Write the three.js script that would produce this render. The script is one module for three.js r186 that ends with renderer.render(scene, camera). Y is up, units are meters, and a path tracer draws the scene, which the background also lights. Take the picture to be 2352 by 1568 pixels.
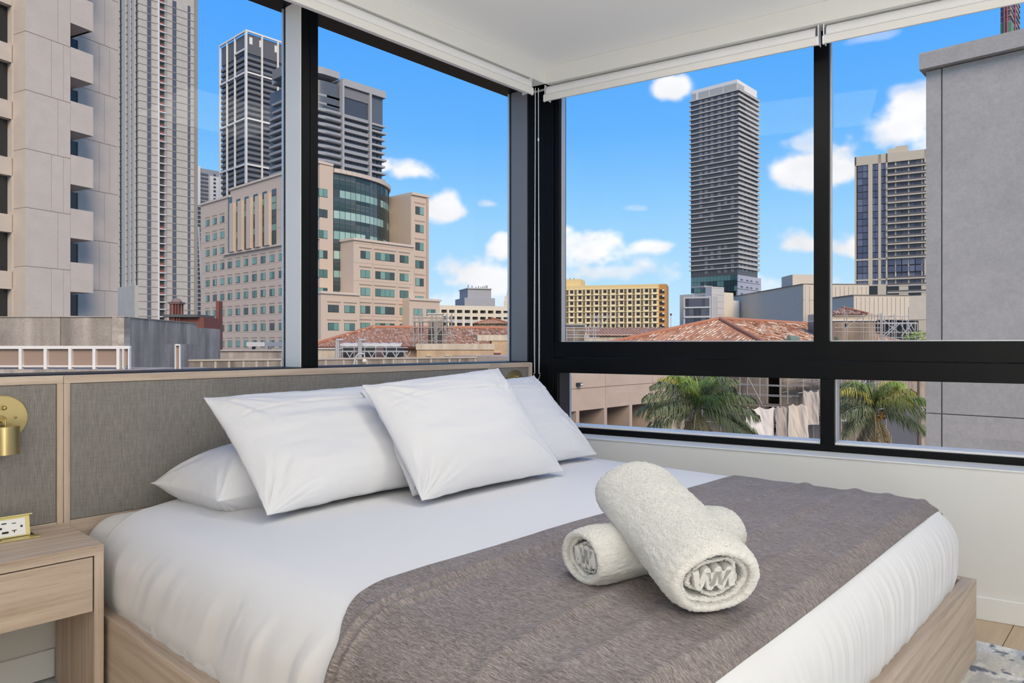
import * as THREE from 'three';
import { RoundedBoxGeometry } from 'three/addons/geometries/RoundedBoxGeometry.js';
import { mergeGeometries, mergeVertices } from 'three/addons/utils/BufferGeometryUtils.js';
import { RectAreaLightUniformsLib } from 'three/addons/lights/RectAreaLightUniformsLib.js';

RectAreaLightUniformsLib.init();
const scene = new THREE.Scene();
const V = (x, y, z) => new THREE.Vector3(x, y, z);

// ------------------------------------------------------------------ camera
// f = 1655 px in the 2352 x 1568 frame, level, yawed 42.45 degrees from the headboard wall, lens shifted by 6 px
const F = 1655, HY = 790, YAW = 42.45 * Math.PI / 180;
const EYE = V(0, 1.04, 2.55);
const VIEW = V(Math.cos(YAW), 0, -Math.sin(YAW)), SIDE = V(Math.sin(YAW), 0, Math.cos(YAW));
const camera = new THREE.PerspectiveCamera(2 * Math.atan(784 / F) * 180 / Math.PI, 1.5, 0.05, 4000);
camera.position.copy(EYE);
camera.lookAt(EYE.clone().add(VIEW));
camera.setViewOffset(2352, 1568, 0, -6, 2352, 1568);

// ------------------------------------------------------------------ noise
function rng(seed) { let s = seed >>> 0; return () => { s = (s + 0x6D2B79F5) >>> 0; let t = Math.imul(s ^ (s >>> 15), 1 | s); t = (t + Math.imul(t ^ (t >>> 7), 61 | t)) ^ t; return ((t ^ (t >>> 14)) >>> 0) / 4294967296; }; }
function hash(x, y, z) { let h = Math.imul(x, 374761393) ^ Math.imul(y, 668265263) ^ Math.imul(z, 2147483647 ^ 974711); h = Math.imul(h ^ (h >>> 13), 1274126177); h ^= h >>> 16; return (h >>> 0) / 4294967296; }
const sm = t => t * t * (3 - 2 * t), lerp = (a, b, t) => a + (b - a) * t, clamp = (x, a, b) => Math.min(b, Math.max(a, x));
const smooth = (a, b, x) => sm(clamp((x - a) / (b - a), 0, 1));
function n2(x, y, px = 0, py = 0, s = 0) {            // value noise, periodic when px, py are given
  const xi = Math.floor(x), yi = Math.floor(y), fx = sm(x - xi), fy = sm(y - yi);
  const w = (a, p) => p ? ((a % p) + p) % p : a;
  const a = hash(w(xi, px), w(yi, py), s), b = hash(w(xi + 1, px), w(yi, py), s), c = hash(w(xi, px), w(yi + 1, py), s), d = hash(w(xi + 1, px), w(yi + 1, py), s);
  return lerp(lerp(a, b, fx), lerp(c, d, fx), fy);
}
function n3(x, y, z, s = 0) {
  const zi = Math.floor(z), fz = sm(z - zi);
  return lerp(n2(x, y, 0, 0, zi * 57 + s), n2(x, y, 0, 0, (zi + 1) * 57 + s), fz);
}
const fbm2 = (x, y, o = 4, s = 0) => { let a = 0, w = 0.5, t = 0; for (let i = 0; i < o; i++) { a += w * n2(x, y, 0, 0, s + i); t += w; w *= 0.5; x *= 2.03; y *= 2.03; } return a / t; };
const fbm3 = (x, y, z, o = 3, s = 0) => { let a = 0, w = 0.5, t = 0; for (let i = 0; i < o; i++) { a += w * n3(x, y, z, s + i * 7); t += w; w *= 0.5; x *= 2.03; y *= 2.03; z *= 2.03; } return a / t; };

// ------------------------------------------------------------------ sky: blue air with cumulus clouds, the same all round
const lin = c => (c /= 255, c <= 0.04045 ? c / 12.92 : ((c + 0.055) / 1.055) ** 2.4);
const STOPS = [[0, 205, 236, 255], [.08, 184, 226, 255], [.16, 156, 213, 255], [.28, 104, 182, 255], [.39, 84, 168, 255], [.6, 66, 150, 248], [1, 54, 134, 238]];
function skyAt(t) { for (let i = 1; i < STOPS.length; i++) if (t <= STOPS[i][0]) { const a = STOPS[i - 1], b = STOPS[i], q = (t - a[0]) / (b[0] - a[0]); return [1, 2, 3].map(k => lin(a[k] + (b[k] - a[k]) * q)); } return [1, 2, 3].map(k => lin(STOPS.at(-1)[k])); }
const SKY_W = 4096, SKY_H = 2048;
{
  const r = rng(11), clouds = [];
  // (azimuth from the view axis, elevation, half width, half height) in degrees
  const cl = (u, v, wu, hv, k = 1) => { const a = Math.atan((u - 1176) / F), e = Math.atan((HY - v) / F * Math.cos(a)); clouds.push([a, e, wu / F * Math.cos(a) ** 2, hv / F * Math.cos(a), k]); };
  cl(1535, 200, 68, 30); cl(940, 396, 88, 32); cl(870, 385, 60, 20); cl(1030, 475, 95, 44); cl(1130, 470, 60, 18, .6); cl(1110, 640, 110, 50); cl(1160, 575, 50, 40);
  cl(1210, 690, 260, 40, .5); cl(1350, 590, 130, 60); cl(1390, 625, 150, 40, .7); cl(1485, 570, 56, 22); cl(1340, 690, 150, 50, .6); cl(1850, 400, 120, 60); cl(1860, 330, 40, 30, .6);
  cl(1880, 565, 120, 42); cl(1950, 575, 90, 40); cl(1850, 650, 150, 34, .7); cl(2090, 290, 150, 72); cl(2080, 210, 50, 25, .5); cl(2180, 330, 160, 70); cl(1450, 480, 40, 8, .25); cl(2010, 85, 60, 12, .3);
  for (let i = 0; i < 230; i++) {
    const a = 0.95 + r() * (2 * Math.PI - 1.9), e = Math.asin(0.02 + 0.95 * r() ** 1.6), s = 0.45 + r();
    clouds.push([a, e, (0.035 + 0.06 * r()) * s / Math.max(0.3, Math.cos(e)), (0.018 + 0.025 * r()) * s, 0.6 + 0.4 * r()]);
    if (r() < .5) clouds.push([a + .05 * s, e - .01, 0.05 * s, 0.022 * s, 0.8]);
  }
  for (let i = 0; i < 26; i++) { const a = -0.9 + 1.8 * r(), e = 0.52 + r() * 0.9, s = 0.6 + r(); clouds.push([a, e, 0.08 * s / Math.max(0.3, Math.cos(e)), 0.035 * s, 0.8]); }
  const data = new Float32Array(SKY_W * SKY_H * 4), dens = new Float32Array(SKY_W * SKY_H);
  const yaw0 = Math.atan2(VIEW.z, VIEW.x);
  for (const [a, e, w, h, k] of clouds) {             // each cloud is laid into its own patch of the map
    const cx = ((a + yaw0) / (2 * Math.PI) + 0.5) * SKY_W, cy = (e / Math.PI + 0.5) * SKY_H, rw = w / (2 * Math.PI) * SKY_W * 1.5, rh = h / Math.PI * SKY_H * 1.7;
    for (let j = Math.max(SKY_H / 2 | 0, Math.floor(cy - rh)); j <= Math.min(SKY_H - 1, cy + rh); j++) for (let i = Math.floor(cx - rw); i <= cx + rw; i++) {
      const dx = (i - cx) / (w / (2 * Math.PI) * SKY_W), dy = (j - cy) / (h / Math.PI * SKY_H);
      const px = i / 30, py = j / 22, n = fbm2(px, py, 5, 3) - 0.5, fl = dy < 0 ? 1.35 : 1;
      const d = 1 - Math.sqrt(dx * dx + dy * dy * fl) + n * 1.9;
      const c = k * smooth(0.05, 0.68, d), o = j * SKY_W + ((i % SKY_W) + SKY_W) % SKY_W;
      dens[o] = 1 - (1 - dens[o]) * (1 - c);
    }
  }
  for (let j = 0; j < SKY_H; j++) {
    const el = ((j + 0.5) / SKY_H - 0.5) * Math.PI, t = clamp(Math.sin(el), 0, 1), air = skyAt(t);
    for (let i = 0; i < SKY_W; i++) {
      const o = j * SKY_W + i, c = dens[o];
      let [R, G, B] = air;
      const sh = 0.93 + 0.26 * (fbm2(i / 36, j / 24, 4, 9) - 0.5);
      R = lerp(R, 1.02 * sh, c); G = lerp(G, 1.03 * sh, c); B = lerp(B, 1.06 * sh, c);
      if (el < 0) { R = .34; G = .33; B = .31; }
      data.set([R, G, B, 1], o * 4);
    }
  }
  const sky = new THREE.DataTexture(data, SKY_W, SKY_H, THREE.RGBAFormat, THREE.FloatType);
  sky.mapping = THREE.EquirectangularReflectionMapping; sky.colorSpace = THREE.LinearSRGBColorSpace;
  sky.magFilter = sky.minFilter = THREE.LinearFilter; sky.needsUpdate = true;
  scene.background = sky; scene.environment = sky;
}

// ------------------------------------------------------------------ sun (veiled, behind the camera and over the roof) and exposure
const sun = new THREE.DirectionalLight(0xffecd0, 3.4);
sun.position.set(-170, 330, 370); sun.target.position.set(60, 0, -60);
sun.castShadow = true; sun.shadow.radius = 70; sun.shadow.mapSize.set(4096, 4096);
Object.assign(sun.shadow.camera, { left: -500, right: 500, top: 500, bottom: -500, near: 1, far: 1500 });
scene.add(sun, sun.target);
const renderer = new THREE.WebGLRenderer({ antialias: true });
renderer.toneMapping = THREE.LinearToneMapping;
renderer.toneMappingExposure = 1.0;
renderer.shadowMap.enabled = true; renderer.shadowMap.type = THREE.PCFSoftShadowMap;

// ------------------------------------------------------------------ helpers
const taken = {};
function numbered(name) { const n = taken[name] = (taken[name] ?? -1) + 1; return n ? `${name}_${String(n).padStart(3, '0')}` : name; }
function part(parent, name, geo, mat) { const m = new THREE.Mesh(geo, mat); m.name = name; m.castShadow = m.receiveShadow = true; parent.add(m); return m; }
function thing(name, label, category, [x, y, z] = [0, 0, 0], group) {
  const o = new THREE.Group(); o.name = numbered(name); o.position.set(x, y, z); scene.add(o);
  o.userData = { label, category }; if (group) o.userData.group = group; return o;
}
function solo(name, label, category, geo, mat, group) { const m = part(scene, numbered(name), geo, mat); m.userData = { label, category }; if (group) m.userData.group = group; return m; }
function struct(name, geo, mat, label) { const m = part(scene, numbered(name), geo, mat); m.userData = { kind: 'structure', label, category: name.split('_')[0] }; return m; }
function structGroup(name, label) { const o = new THREE.Group(); o.name = numbered(name); scene.add(o); o.userData = { kind: 'structure', label, category: name.split('_')[0] }; return o; }
function nest(parent, ...kids) { parent.updateWorldMatrix(true, false); for (const k of kids) { k.updateWorldMatrix(true, false); parent.attach(k); } return parent; }
// uv in metres, u along the grain axis
function uvMetres(geo, grain = 'x', off = 0) {
  const p = geo.attributes.position, n = geo.attributes.normal, uv = new Float32Array(p.count * 2), ax = ['x', 'y', 'z'];
  for (let i = 0; i < p.count; i++) {
    const c = [p.getX(i), p.getY(i), p.getZ(i)], m = [Math.abs(n.getX(i)), Math.abs(n.getY(i)), Math.abs(n.getZ(i))];
    const d = m.indexOf(Math.max(...m)), t = [0, 1, 2].filter(k => k !== d); if (ax[t[1]] === grain) t.reverse();
    uv[2 * i] = c[t[0]] + off * .37; uv[2 * i + 1] = c[t[1]] + off * .73 + d * .31;
  }
  geo.setAttribute('uv', new THREE.BufferAttribute(uv, 2)); return geo;
}
let boxSeed = 0;
function rbox(w, h, d, r = 0.002, grain = 'x') { r = Math.min(r, Math.min(w, h, d) * .45); return uvMetres(new RoundedBoxGeometry(w, h, d, 2, r), grain, ++boxSeed); }
function boxAt(parent, name, mat, x0, x1, y0, y1, z0, z1, r = 0.002, grain = 'x') {   // by its limits
  const m = part(parent, name, rbox(x1 - x0, y1 - y0, z1 - z0, r, grain), mat); m.position.set((x0 + x1) / 2, (y0 + y1) / 2, (z0 + z1) / 2);
  if (parent !== scene) m.position.sub(parent.position); return m;
}
function gridGeo(nu, nv, f, closedU = false) {        // surface from f(i/nu, j/nv) -> Vector3
  const pos = [], uv = [], idx = [];
  for (let j = 0; j <= nv; j++) for (let i = 0; i <= nu; i++) { const p = f(i / nu, j / nv); pos.push(p.x, p.y, p.z); uv.push(p.u ?? i / nu, p.v ?? j / nv); }
  for (let j = 0; j < nv; j++) for (let i = 0; i < nu; i++) { const a = j * (nu + 1) + i, b = a + 1, c = a + nu + 1, d = c + 1; idx.push(a, b, d, a, d, c); }
  const g = new THREE.BufferGeometry(); g.setAttribute('position', new THREE.Float32BufferAttribute(pos, 3)); g.setAttribute('uv', new THREE.Float32BufferAttribute(uv, 2)); g.setIndex(idx);
  g.computeVertexNormals(); return g;
}
function tube(a, b, r, seg = 8, r2 = r) { const L = a.distanceTo(b), g = new THREE.CylinderGeometry(r2, r, L, seg); g.applyQuaternion(new THREE.Quaternion().setFromUnitVectors(V(0, 1, 0), b.clone().sub(a).normalize())); const c = a.clone().add(b).multiplyScalar(.5); g.translate(c.x, c.y, c.z); return g; }

// ------------------------------------------------------------------ textures
function tex(w, h, fn, { srgb = true, repeat = [1, 1] } = {}) {
  const d = new Uint8Array(w * h * 4);
  for (let j = 0; j < h; j++) for (let i = 0; i < w; i++) { const c = fn(i / w, j / h), o = (j * w + i) * 4; d[o] = clamp(c[0], 0, 255); d[o + 1] = clamp(c[1] ?? c[0], 0, 255); d[o + 2] = clamp(c[2] ?? c[0], 0, 255); d[o + 3] = 255; }
  const t = new THREE.DataTexture(d, w, h); t.wrapS = t.wrapT = THREE.RepeatWrapping; t.magFilter = THREE.LinearFilter; t.minFilter = THREE.LinearMipmapLinearFilter; t.generateMipmaps = true;
  if (srgb) t.colorSpace = THREE.SRGBColorSpace; t.repeat.set(...repeat); t.needsUpdate = true; return t;
}
const mul = (c, k) => [c[0] * k, c[1] * k, c[2] * k];
const mixc = (a, b, t) => [lerp(a[0], b[0], t), lerp(a[1], b[1], t), lerp(a[2], b[2], t)];
function oakMap(base, dark, s) {                       // 1.2 m along the grain, 0.4 m across
  return tex(1024, 512, (u, v) => {
    const warp = n2(u * 4, v * 4, 4, 4, s) * .5, g1 = n2(u * 3 + warp, v * 26 + warp * 3, 3, 26, s + 1), g2 = n2(u * 8, v * 90, 8, 90, s + 2), g3 = n2(u * 40, v * 220, 40, 220, s + 3);
    const band = Math.abs(Math.sin((v * 12 + n2(u * 2, v * 3, 2, 3, s + 5) * 2.2) * Math.PI));
    return mul(mixc(base, dark, clamp(.55 * g1 * g1 + .32 * g2 * band + .26 * (g3 > .72 ? 1 : 0) * g2, 0, 1)), 1);
  }, { repeat: [1 / 1.2, 1 / .4] });
}
const M = {};
const std = (o) => new THREE.MeshStandardMaterial(o);
const rgb = (r, g, b) => new THREE.Color().setRGB(r / 255, g / 255, b / 255, THREE.SRGBColorSpace);
M.oak = std({ map: oakMap([208, 191, 174], [164, 143, 124], 5), roughness: .55 });
M.wall = std({ color: rgb(222, 222, 219), roughness: .85, bumpMap: tex(256, 256, (u, v) => [128 + 60 * (n2(u * 64, v * 64, 64, 64, 4) - .5) + 60 * (n2(u * 128, v * 128, 128, 128, 5) - .5)], { srgb: false, repeat: [2, 2] }), bumpScale: .0004 });
M.ceiling = std({ color: rgb(245, 245, 243), roughness: .9 });
M.trim = std({ color: rgb(228, 229, 228), roughness: .5 });
M.frame = new THREE.MeshPhysicalMaterial({ color: rgb(10, 12, 15), roughness: .42, specularIntensity: .3 });
M.frameSoft = new THREE.MeshPhysicalMaterial({ color: rgb(30, 34, 40), roughness: .35, specularIntensity: .7 });
M.alu = std({ color: rgb(214, 217, 221), roughness: .35, metalness: .55 });
M.plate = std({ color: rgb(250, 246, 238), roughness: .5, metalness: 0 });
M.beadW = std({ color: rgb(232, 233, 236), roughness: .4 });
M.plateDark = std({ color: rgb(128, 128, 132), roughness: .5, metalness: .1 });
M.pane = new THREE.MeshPhysicalMaterial({ color: 0xffffff, transmission: 1, thickness: 0, roughness: 0, ior: 1.45, specularIntensity: .12 });
M.blind = std({ color: rgb(226, 226, 228), roughness: .8 });
M.blindBar = std({ color: rgb(224, 223, 220), roughness: .5 });
M.brass = std({ color: rgb(184, 168, 122), metalness: 1, roughness: .36 });
M.gold = std({ color: rgb(214, 200, 140), metalness: .85, roughness: .38 });
M.dark = std({ color: rgb(18, 18, 19), roughness: .5 });
M.plastic = std({ color: rgb(238, 238, 238), roughness: .35 });
M.linen = std({ map: tex(512, 512, (u, v) => {
  const wx = .5 + .5 * Math.sin(u * 512 * Math.PI / 2), wy = .5 + .5 * Math.sin(v * 512 * Math.PI / 2), yarn = n2(u * 9, v * 128, 9, 128, 1), yarn2 = n2(u * 128, v * 9, 128, 9, 2), f = n2(u * 256, v * 256, 256, 256, 3), slow = n2(u * 6, v * 3, 6, 3, 7);
  return mul([134, 130, 126], .74 + .16 * yarn + .07 * yarn2 + .20 * f + .04 * slow + .05 * wx * wy);
}, { repeat: [1 / .22, 1 / .22] }), roughness: .95 });
M.sheet = new THREE.MeshPhysicalMaterial({ color: rgb(225, 225, 228), roughness: .85, sheen: .25, sheenRoughness: .6, sheenColor: new THREE.Color(1, 1, 1) });
M.pillow = M.sheet;
M.terry = new THREE.MeshPhysicalMaterial({ color: rgb(218, 217, 213), roughness: 1, sheen: .4, sheenRoughness: .8, sheenColor: new THREE.Color(1, 1, 1), bumpMap: tex(512, 512, (u, v) => [110 * n2(u * 110, v * 110, 110, 110, 1) + 90 * n2(u * 220, v * 220, 220, 220, 2) + 50 * n2(u * 30, v * 30, 30, 30, 3)], { srgb: false, repeat: [4, 4] }), bumpScale: .002 });
M.pile = std({ color: rgb(224, 223, 219), roughness: 1 });
const heather = tex(1024, 1024, (u, v) => {            // fibres run along v
  const yarn = (n, m, s) => { const k = Math.floor(u * n), w = v * m + hash(k, 7, s) * m, i = Math.floor(w), f = sm(w - i); return lerp(hash(k, ((i % m) + m) % m, s), hash(k, (((i + 1) % m) + m) % m, s), f); };
  const a = yarn(340, 56, 1), b = yarn(512, 150, 2), c = yarn(170, 30, 3), d = n2(u * 5, v * 4, 5, 4, 4);
  const t = clamp(.46 + 1.1 * (.4 * a + .35 * b + .25 * c - .5) + .08 * (d - .5), 0, 1);
  return mixc([84, 74, 73], [184, 176, 174], t);
}, { repeat: [1 / .4, 1 / .4] });
M.throw = new THREE.MeshPhysicalMaterial({ map: heather, roughness: .8, sheen: .55, sheenRoughness: .45, sheenColor: new THREE.Color(.75, .72, .72) });

// ================================================================== THE ROOM
const CEIL = 2.478, HEADER = 2.392;
const TH = 10.14 * Math.PI / 180, WD = V(Math.sin(TH), 0, Math.cos(TH)), WN = V(Math.cos(TH), 0, -Math.sin(TH)), W0 = V(3.223, 0, 2.077);
const ROT_W = -(Math.PI / 2 - TH);
const onWall = (s, y, r) => W0.clone().addScaledVector(WD, s).addScaledVector(WN, r).setY(y);
function boxIn(parent, name, mat, x0, x1, y0, y1, z0, z1, r = 0.002, grain = 'x') { const m = part(parent, name, rbox(x1 - x0, y1 - y0, z1 - z0, r, grain), mat); m.position.set((x0 + x1) / 2, (y0 + y1) / 2, (z0 + z1) / 2); return m; }
function wallGroup(name, label) { const g = structGroup(name, label); g.position.copy(W0); g.rotation.y = ROT_W; return g; }
const S_END = 4.0, X_LEFT = -2.0, Z_BACK = 6.0;
{
  // floor: a slab and planks running along x
  const fl = structGroup('floor', 'pale oak plank floor beside the bed');
  boxIn(fl, 'subfloor', M.trim, X_LEFT - .3, 4.6, -.25, -.012, -.3, Z_BACK + .3, .001);
  const plankMats = [0, 1, 2].map(k => std({ map: oakMap([[206, 186, 160], [198, 176, 150], [210, 192, 168]][k], [176, 152, 124], 30 + k), roughness: .45 }));
  const r = rng(5);
  for (let z = .047; z < 4.2; z += .2075) {
    const off = r() * 1.1; for (let x = X_LEFT - off; x < 4.2; x += 1.25) {
      const a = Math.max(x, X_LEFT), b = Math.min(x + 1.2475, 4.25); if (b - a < .05) continue;
      boxIn(fl, 'plank', plankMats[(r() * 3) | 0], a, b, -.012, 0, z, z + .205, .0008);
    }
  }
  const cs = new THREE.Shape([[X_LEFT - .2, .3], [3.10, .3], [4.265, -6.2], [X_LEFT - .2, -6.2]].map(p => new THREE.Vector2(...p)));
  struct('ceiling', new THREE.ExtrudeGeometry(cs, { depth: .25, bevelEnabled: false }).rotateX(-Math.PI / 2), M.ceiling, 'flat white painted ceiling').position.y = CEIL;
  // wall with the headboard: knee wall, header above the window
  const wl = structGroup('wall_front', 'white wall below and above the windows behind the headboard');
  boxIn(wl, 'knee_wall', M.wall, X_LEFT, 3.35, 0, .938, -.30, -.041, .001);
  boxIn(wl, 'header', M.wall, X_LEFT, 2.93, HEADER, CEIL, .04, .152, .002);
  boxIn(wl, 'pier', M.wall, X_LEFT, -.95, .938, HEADER, -.30, -.041, .002);
  boxIn(structGroup('baseboard_front', 'low white baseboard under the nightstand'), 'board', M.trim, X_LEFT, .70, 0, .088, -.041, -.029, .003);
  const wr = wallGroup('wall_right', 'white wall below and above the corner windows beside the bed');
  boxIn(wr, 'knee_wall', M.wall, -2.42, S_END, 0, .566, -.30, 0, .003);
  boxIn(wr, 'header', M.wall, -2.1, S_END, HEADER, CEIL, -.09, 0, .002);
  boxIn(wr, 'pier', M.wall, 2.2, S_END, .566, HEADER, -.30, 0, .002);
  boxIn(wallGroup('trim_1', 'white sill board under the corner window'), 'sill', M.trim, -2.42, 2.2, .564, .5705, -.17, .004, .002);
  boxIn(wallGroup('baseboard_right', 'low white baseboard along the wall beside the bed'), 'board', M.trim, -2.3, S_END, 0, .087, 0, .012, .003);
  struct('wall_left', rbox(.2, 2.7, 6.6, .001), M.wall, 'white wall of the room opposite the corner window').position.set(X_LEFT - .1, 1.3, 2.9);
  struct('wall_back', rbox(6.6, 2.7, .2, .001), M.wall, 'white wall of the room facing the headboard').position.set(1.2, 1.3, Z_BACK + .1);

  // ---------------------------------------------------------------- window in the headboard wall
  const w1 = structGroup('window_1', 'black framed window above the headboard with one mullion');
  const zf = -.07, zg = -.2, top = 2.452, bot = .945;
  for (const [x0, x1] of [[1.593, 1.669], [-.95, -.874], [.2, .276]]) {
    boxIn(w1, 'mullion', M.frame, x0, (x0 + x1) / 2 - .0012, bot, top, zg - .02, zf, .002);
    boxIn(w1, 'mullion', M.frame, (x0 + x1) / 2 + .0012, x1, bot, top, zg - .02, zf, .002);
    boxIn(w1, 'side_plate', M.plate, x0 - .003, x0 + .001, bot, top, zg + .006, zf - .006, .001);
    boxIn(w1, 'gasket', M.dark, x0 + .004, x1 - .004, bot, top, zg - .03, zf - .004, .001);
  }
  boxIn(w1, 'head_rail', M.frame, -.95, 3.08, top, CEIL, zg - .05, zf, .002);
  boxIn(w1, 'bottom_rail', M.frame, -.95, 3.06, .90, bot, zg - .05, -.043, .002);
  boxIn(w1, 'side_plate', M.plateDark, 2.993, 2.998, bot, top, zg + .006, zf - .006, .001);
  boxIn(w1, 'jamb', M.frameSoft, 2.996, 3.042, bot, top, zg - .02, zf, .002);
  for (const [a, b] of [[.276, 1.593], [1.669, 2.996], [-.874, .2]]) {
    boxIn(w1, 'glass_pane', M.pane, a - .008, b + .008, bot - .008, top + .008, zg - .003, zg + .003, .0005);
    boxIn(w1, 'glazing_bead', M.dark, a, a + .006, bot, top, zg + .004, zg + .016, .001);
    boxIn(w1, 'glazing_bead', M.alu, b - .006, b, bot, top, zg - .02, zg - .008, .001);
  }
  // ---------------------------------------------------------------- corner window in the wall beside the bed
  const w2 = wallGroup('window_2', 'black framed corner window with transom and low lights beside the bed');
  const f0 = -.14, gu = -.205, gl = -.262, sEnd = 2.2;
  boxIn(w2, 'corner_post', M.frame, -2.15, -2.02, .5705, CEIL, -.30, f0 - .01, .003);
  boxIn(w2, 'jamb', M.frame, -2.022, -1.985, .5705, CEIL, -.28, f0 + .004, .002);
  boxIn(w2, 'jamb', M.frame, -1.985, -1.954, 1.051, CEIL, gu - .02, f0 - .006, .002);
  boxIn(w2, 'jamb', M.frame, -1.985, -1.962, .5705, .887, gl - .02, f0, .002);
  boxIn(w2, 'glazing_bead', M.alu, -1.954, -1.9505, 1.051, 2.46, gu - .006, f0 - .03, .001);
  boxIn(w2, 'glazing_bead', M.frameSoft, -1.963, -1.9585, .60, .887, gl - .006, f0 - .02, .001);
  boxIn(w2, 'transom', M.frame, -1.985, sEnd, .9675, 1.051, gu - .03, f0, .002);
  boxIn(w2, 'transom', M.frame, -1.985, sEnd, .887, .9655, gl - .03, f0 + .003, .002);
  boxIn(w2, 'sill_rail', M.frame, -1.985, sEnd, .5705, .600, gl - .03, f0, .002);
  boxIn(w2, 'head_rail', M.frame, -1.985, sEnd, 2.452, CEIL, gu - .05, f0, .002);
  for (const [a, b, y0, y1, zg2] of [[-.676, -.613, 1.051, 2.452, gu], [-.649, -.592, .600, .887, gl], [1.30, 1.363, 1.051, 2.452, gu], [1.31, 1.37, .600, .887, gl]]) {
    boxIn(w2, 'mullion', M.frame, a, b, y0, y1, zg2 - .02, f0, .002);
    boxIn(w2, 'glazing_bead', M.alu, b - .001, b + .005, y0, y1, zg2 + .006, f0 - .035, .001);
    boxIn(w2, 'glazing_bead', M.alu, a - .005, a, y0, y1, zg2 - .016, zg2 - .004, .001);
  }
  const spans = [[-1.954, -.676, -1.962, -.649], [-.613, 1.30, -.592, 1.31], [1.363, 2.2, 1.37, 2.2]];
  for (const [a, b, c, d] of spans) {
    boxIn(w2, 'glass_pane', M.pane, a - .004, b + .004, 1.045, 2.46, gu - .003, gu + .003, .0005);
    boxIn(w2, 'glass_pane', M.pane, c - .004, d + .004, .595, .892, gl - .003, gl + .003, .0005);
    boxIn(w2, 'glazing_bead', M.alu, a, b, 1.0512, 1.0565, gu + .006, gu + .02, .001);
    boxIn(w2, 'glazing_bead', M.beadW, c, d, .6002, .6105, gl + .004, f0 - .012, .002);
    boxIn(w2, 'glazing_bead', M.alu, c, d, .884, .8868, gl - .014, gl - .004, .001);
  }
}
const LAMP_COLOR = 0xfffcf6;
// ---------------------------------------------------------------- ceiling lights of the room, out of the picture, and their light
function ceilingLight(x, z, w, d, power, label) {
  const t = thing('ceiling_light', label, 'ceiling light', [x, CEIL, z], 'ceiling lights of the room');
  boxIn(t, 'frame', M.trim, -w / 2 - .02, w / 2 + .02, -.03, 0, -d / 2 - .02, d / 2 + .02, .004);
  boxIn(t, 'diffuser', std({ color: 0xffffff, emissive: 0xfffaf0, emissiveIntensity: 1.0 }), -w / 2, w / 2, -.034, -.004, -d / 2, d / 2, .002);
  const l = new THREE.RectAreaLight(LAMP_COLOR, power, w, d); l.position.set(x, CEIL - .04, z); l.lookAt(x, 0, z); scene.add(l);
}
function uplighter(x, z, power, label) {
  const t = thing('floor_uplighter', label, 'floor lamp', [x, 0, z], 'floor uplighters of the room');
  part(t, 'can', new THREE.LatheGeometry([[.0, 0], [.2, 0], [.22, .02], [.22, .2], [.212, .2], [.205, .17], [0, .17]].map(p => new THREE.Vector2(...p)), 40), M.trim);
  const g = part(t, 'diffuser', new THREE.CylinderGeometry(.2, .2, .008, 40), std({ color: 0xffffff, emissive: 0xfffaf0, emissiveIntensity: 1 })); g.position.y = .178;
  const l = new THREE.RectAreaLight(LAMP_COLOR, power, .36, .36); l.position.set(x, .19, z); l.lookAt(x, 3, z + .0001); scene.add(l);
}
ceilingLight(2.05, 1.35, .7, .7, 5.8, 'flat square ceiling light over the bed');
uplighter(-.9, 3.9, 310, 'white can uplighter on the floor beyond the nightstand'); uplighter(1.6, 4.3, 75, 'white can uplighter on the floor between the bed and the rear wall');

// ---------------------------------------------------------------- roller blinds
function blind(label, len, place, name = 'roller_blind') {   // built along local x from 0, hung from y = HEADER, front at local z = 0
  const t = thing(name, label, 'blind', [0, 0, 0], 'white roller blinds under the header'); place(t);
  const roll = part(t, 'roll', uvMetres(new THREE.CylinderGeometry(.036, .036, len - .03, 32).rotateZ(Math.PI / 2)), M.blind); roll.position.set(len / 2, HEADER - .040, -.040);
  boxIn(t, 'fabric', M.blind, .02, len - .02, 2.330, HEADER - .03, -.008, -.0068, .0005);
  const bar = boxIn(t, 'bottom_bar', M.blindBar, 0, len, 2.303, 2.337, -.014, -.002, .003);
  nest(bar, boxIn(t, 'bar_groove', M.blind, .004, len - .004, 2.3375, 2.340, -.013, -.003, .001));
  for (const x of [.004, len - .004]) { nest(bar, boxIn(t, 'end_cap', M.plastic, x - .003, x + .003, 2.302, 2.336, -.0145, -.0015, .001)); boxIn(t, 'bracket', M.plastic, x - .002, x + .002, HEADER - .075, HEADER - .0005, -.075, -.012, .001); }
  return t;
}
blind('long white roller blind rolled up above the headboard window', 3.8, t => { t.position.set(-1.031, 0, .168); });
blind('white roller blind rolled up between the window corner and the black mullion', 1.3375, t => { t.position.copy(onWall(-1.9705, 0, 0)); t.rotation.y = ROT_W; });
blind('white roller blind rolled up on the far side of the black mullion from the corner', 2.7, t => { t.position.copy(onWall(-.6194, 0, 0)); t.rotation.y = ROT_W; });
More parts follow.
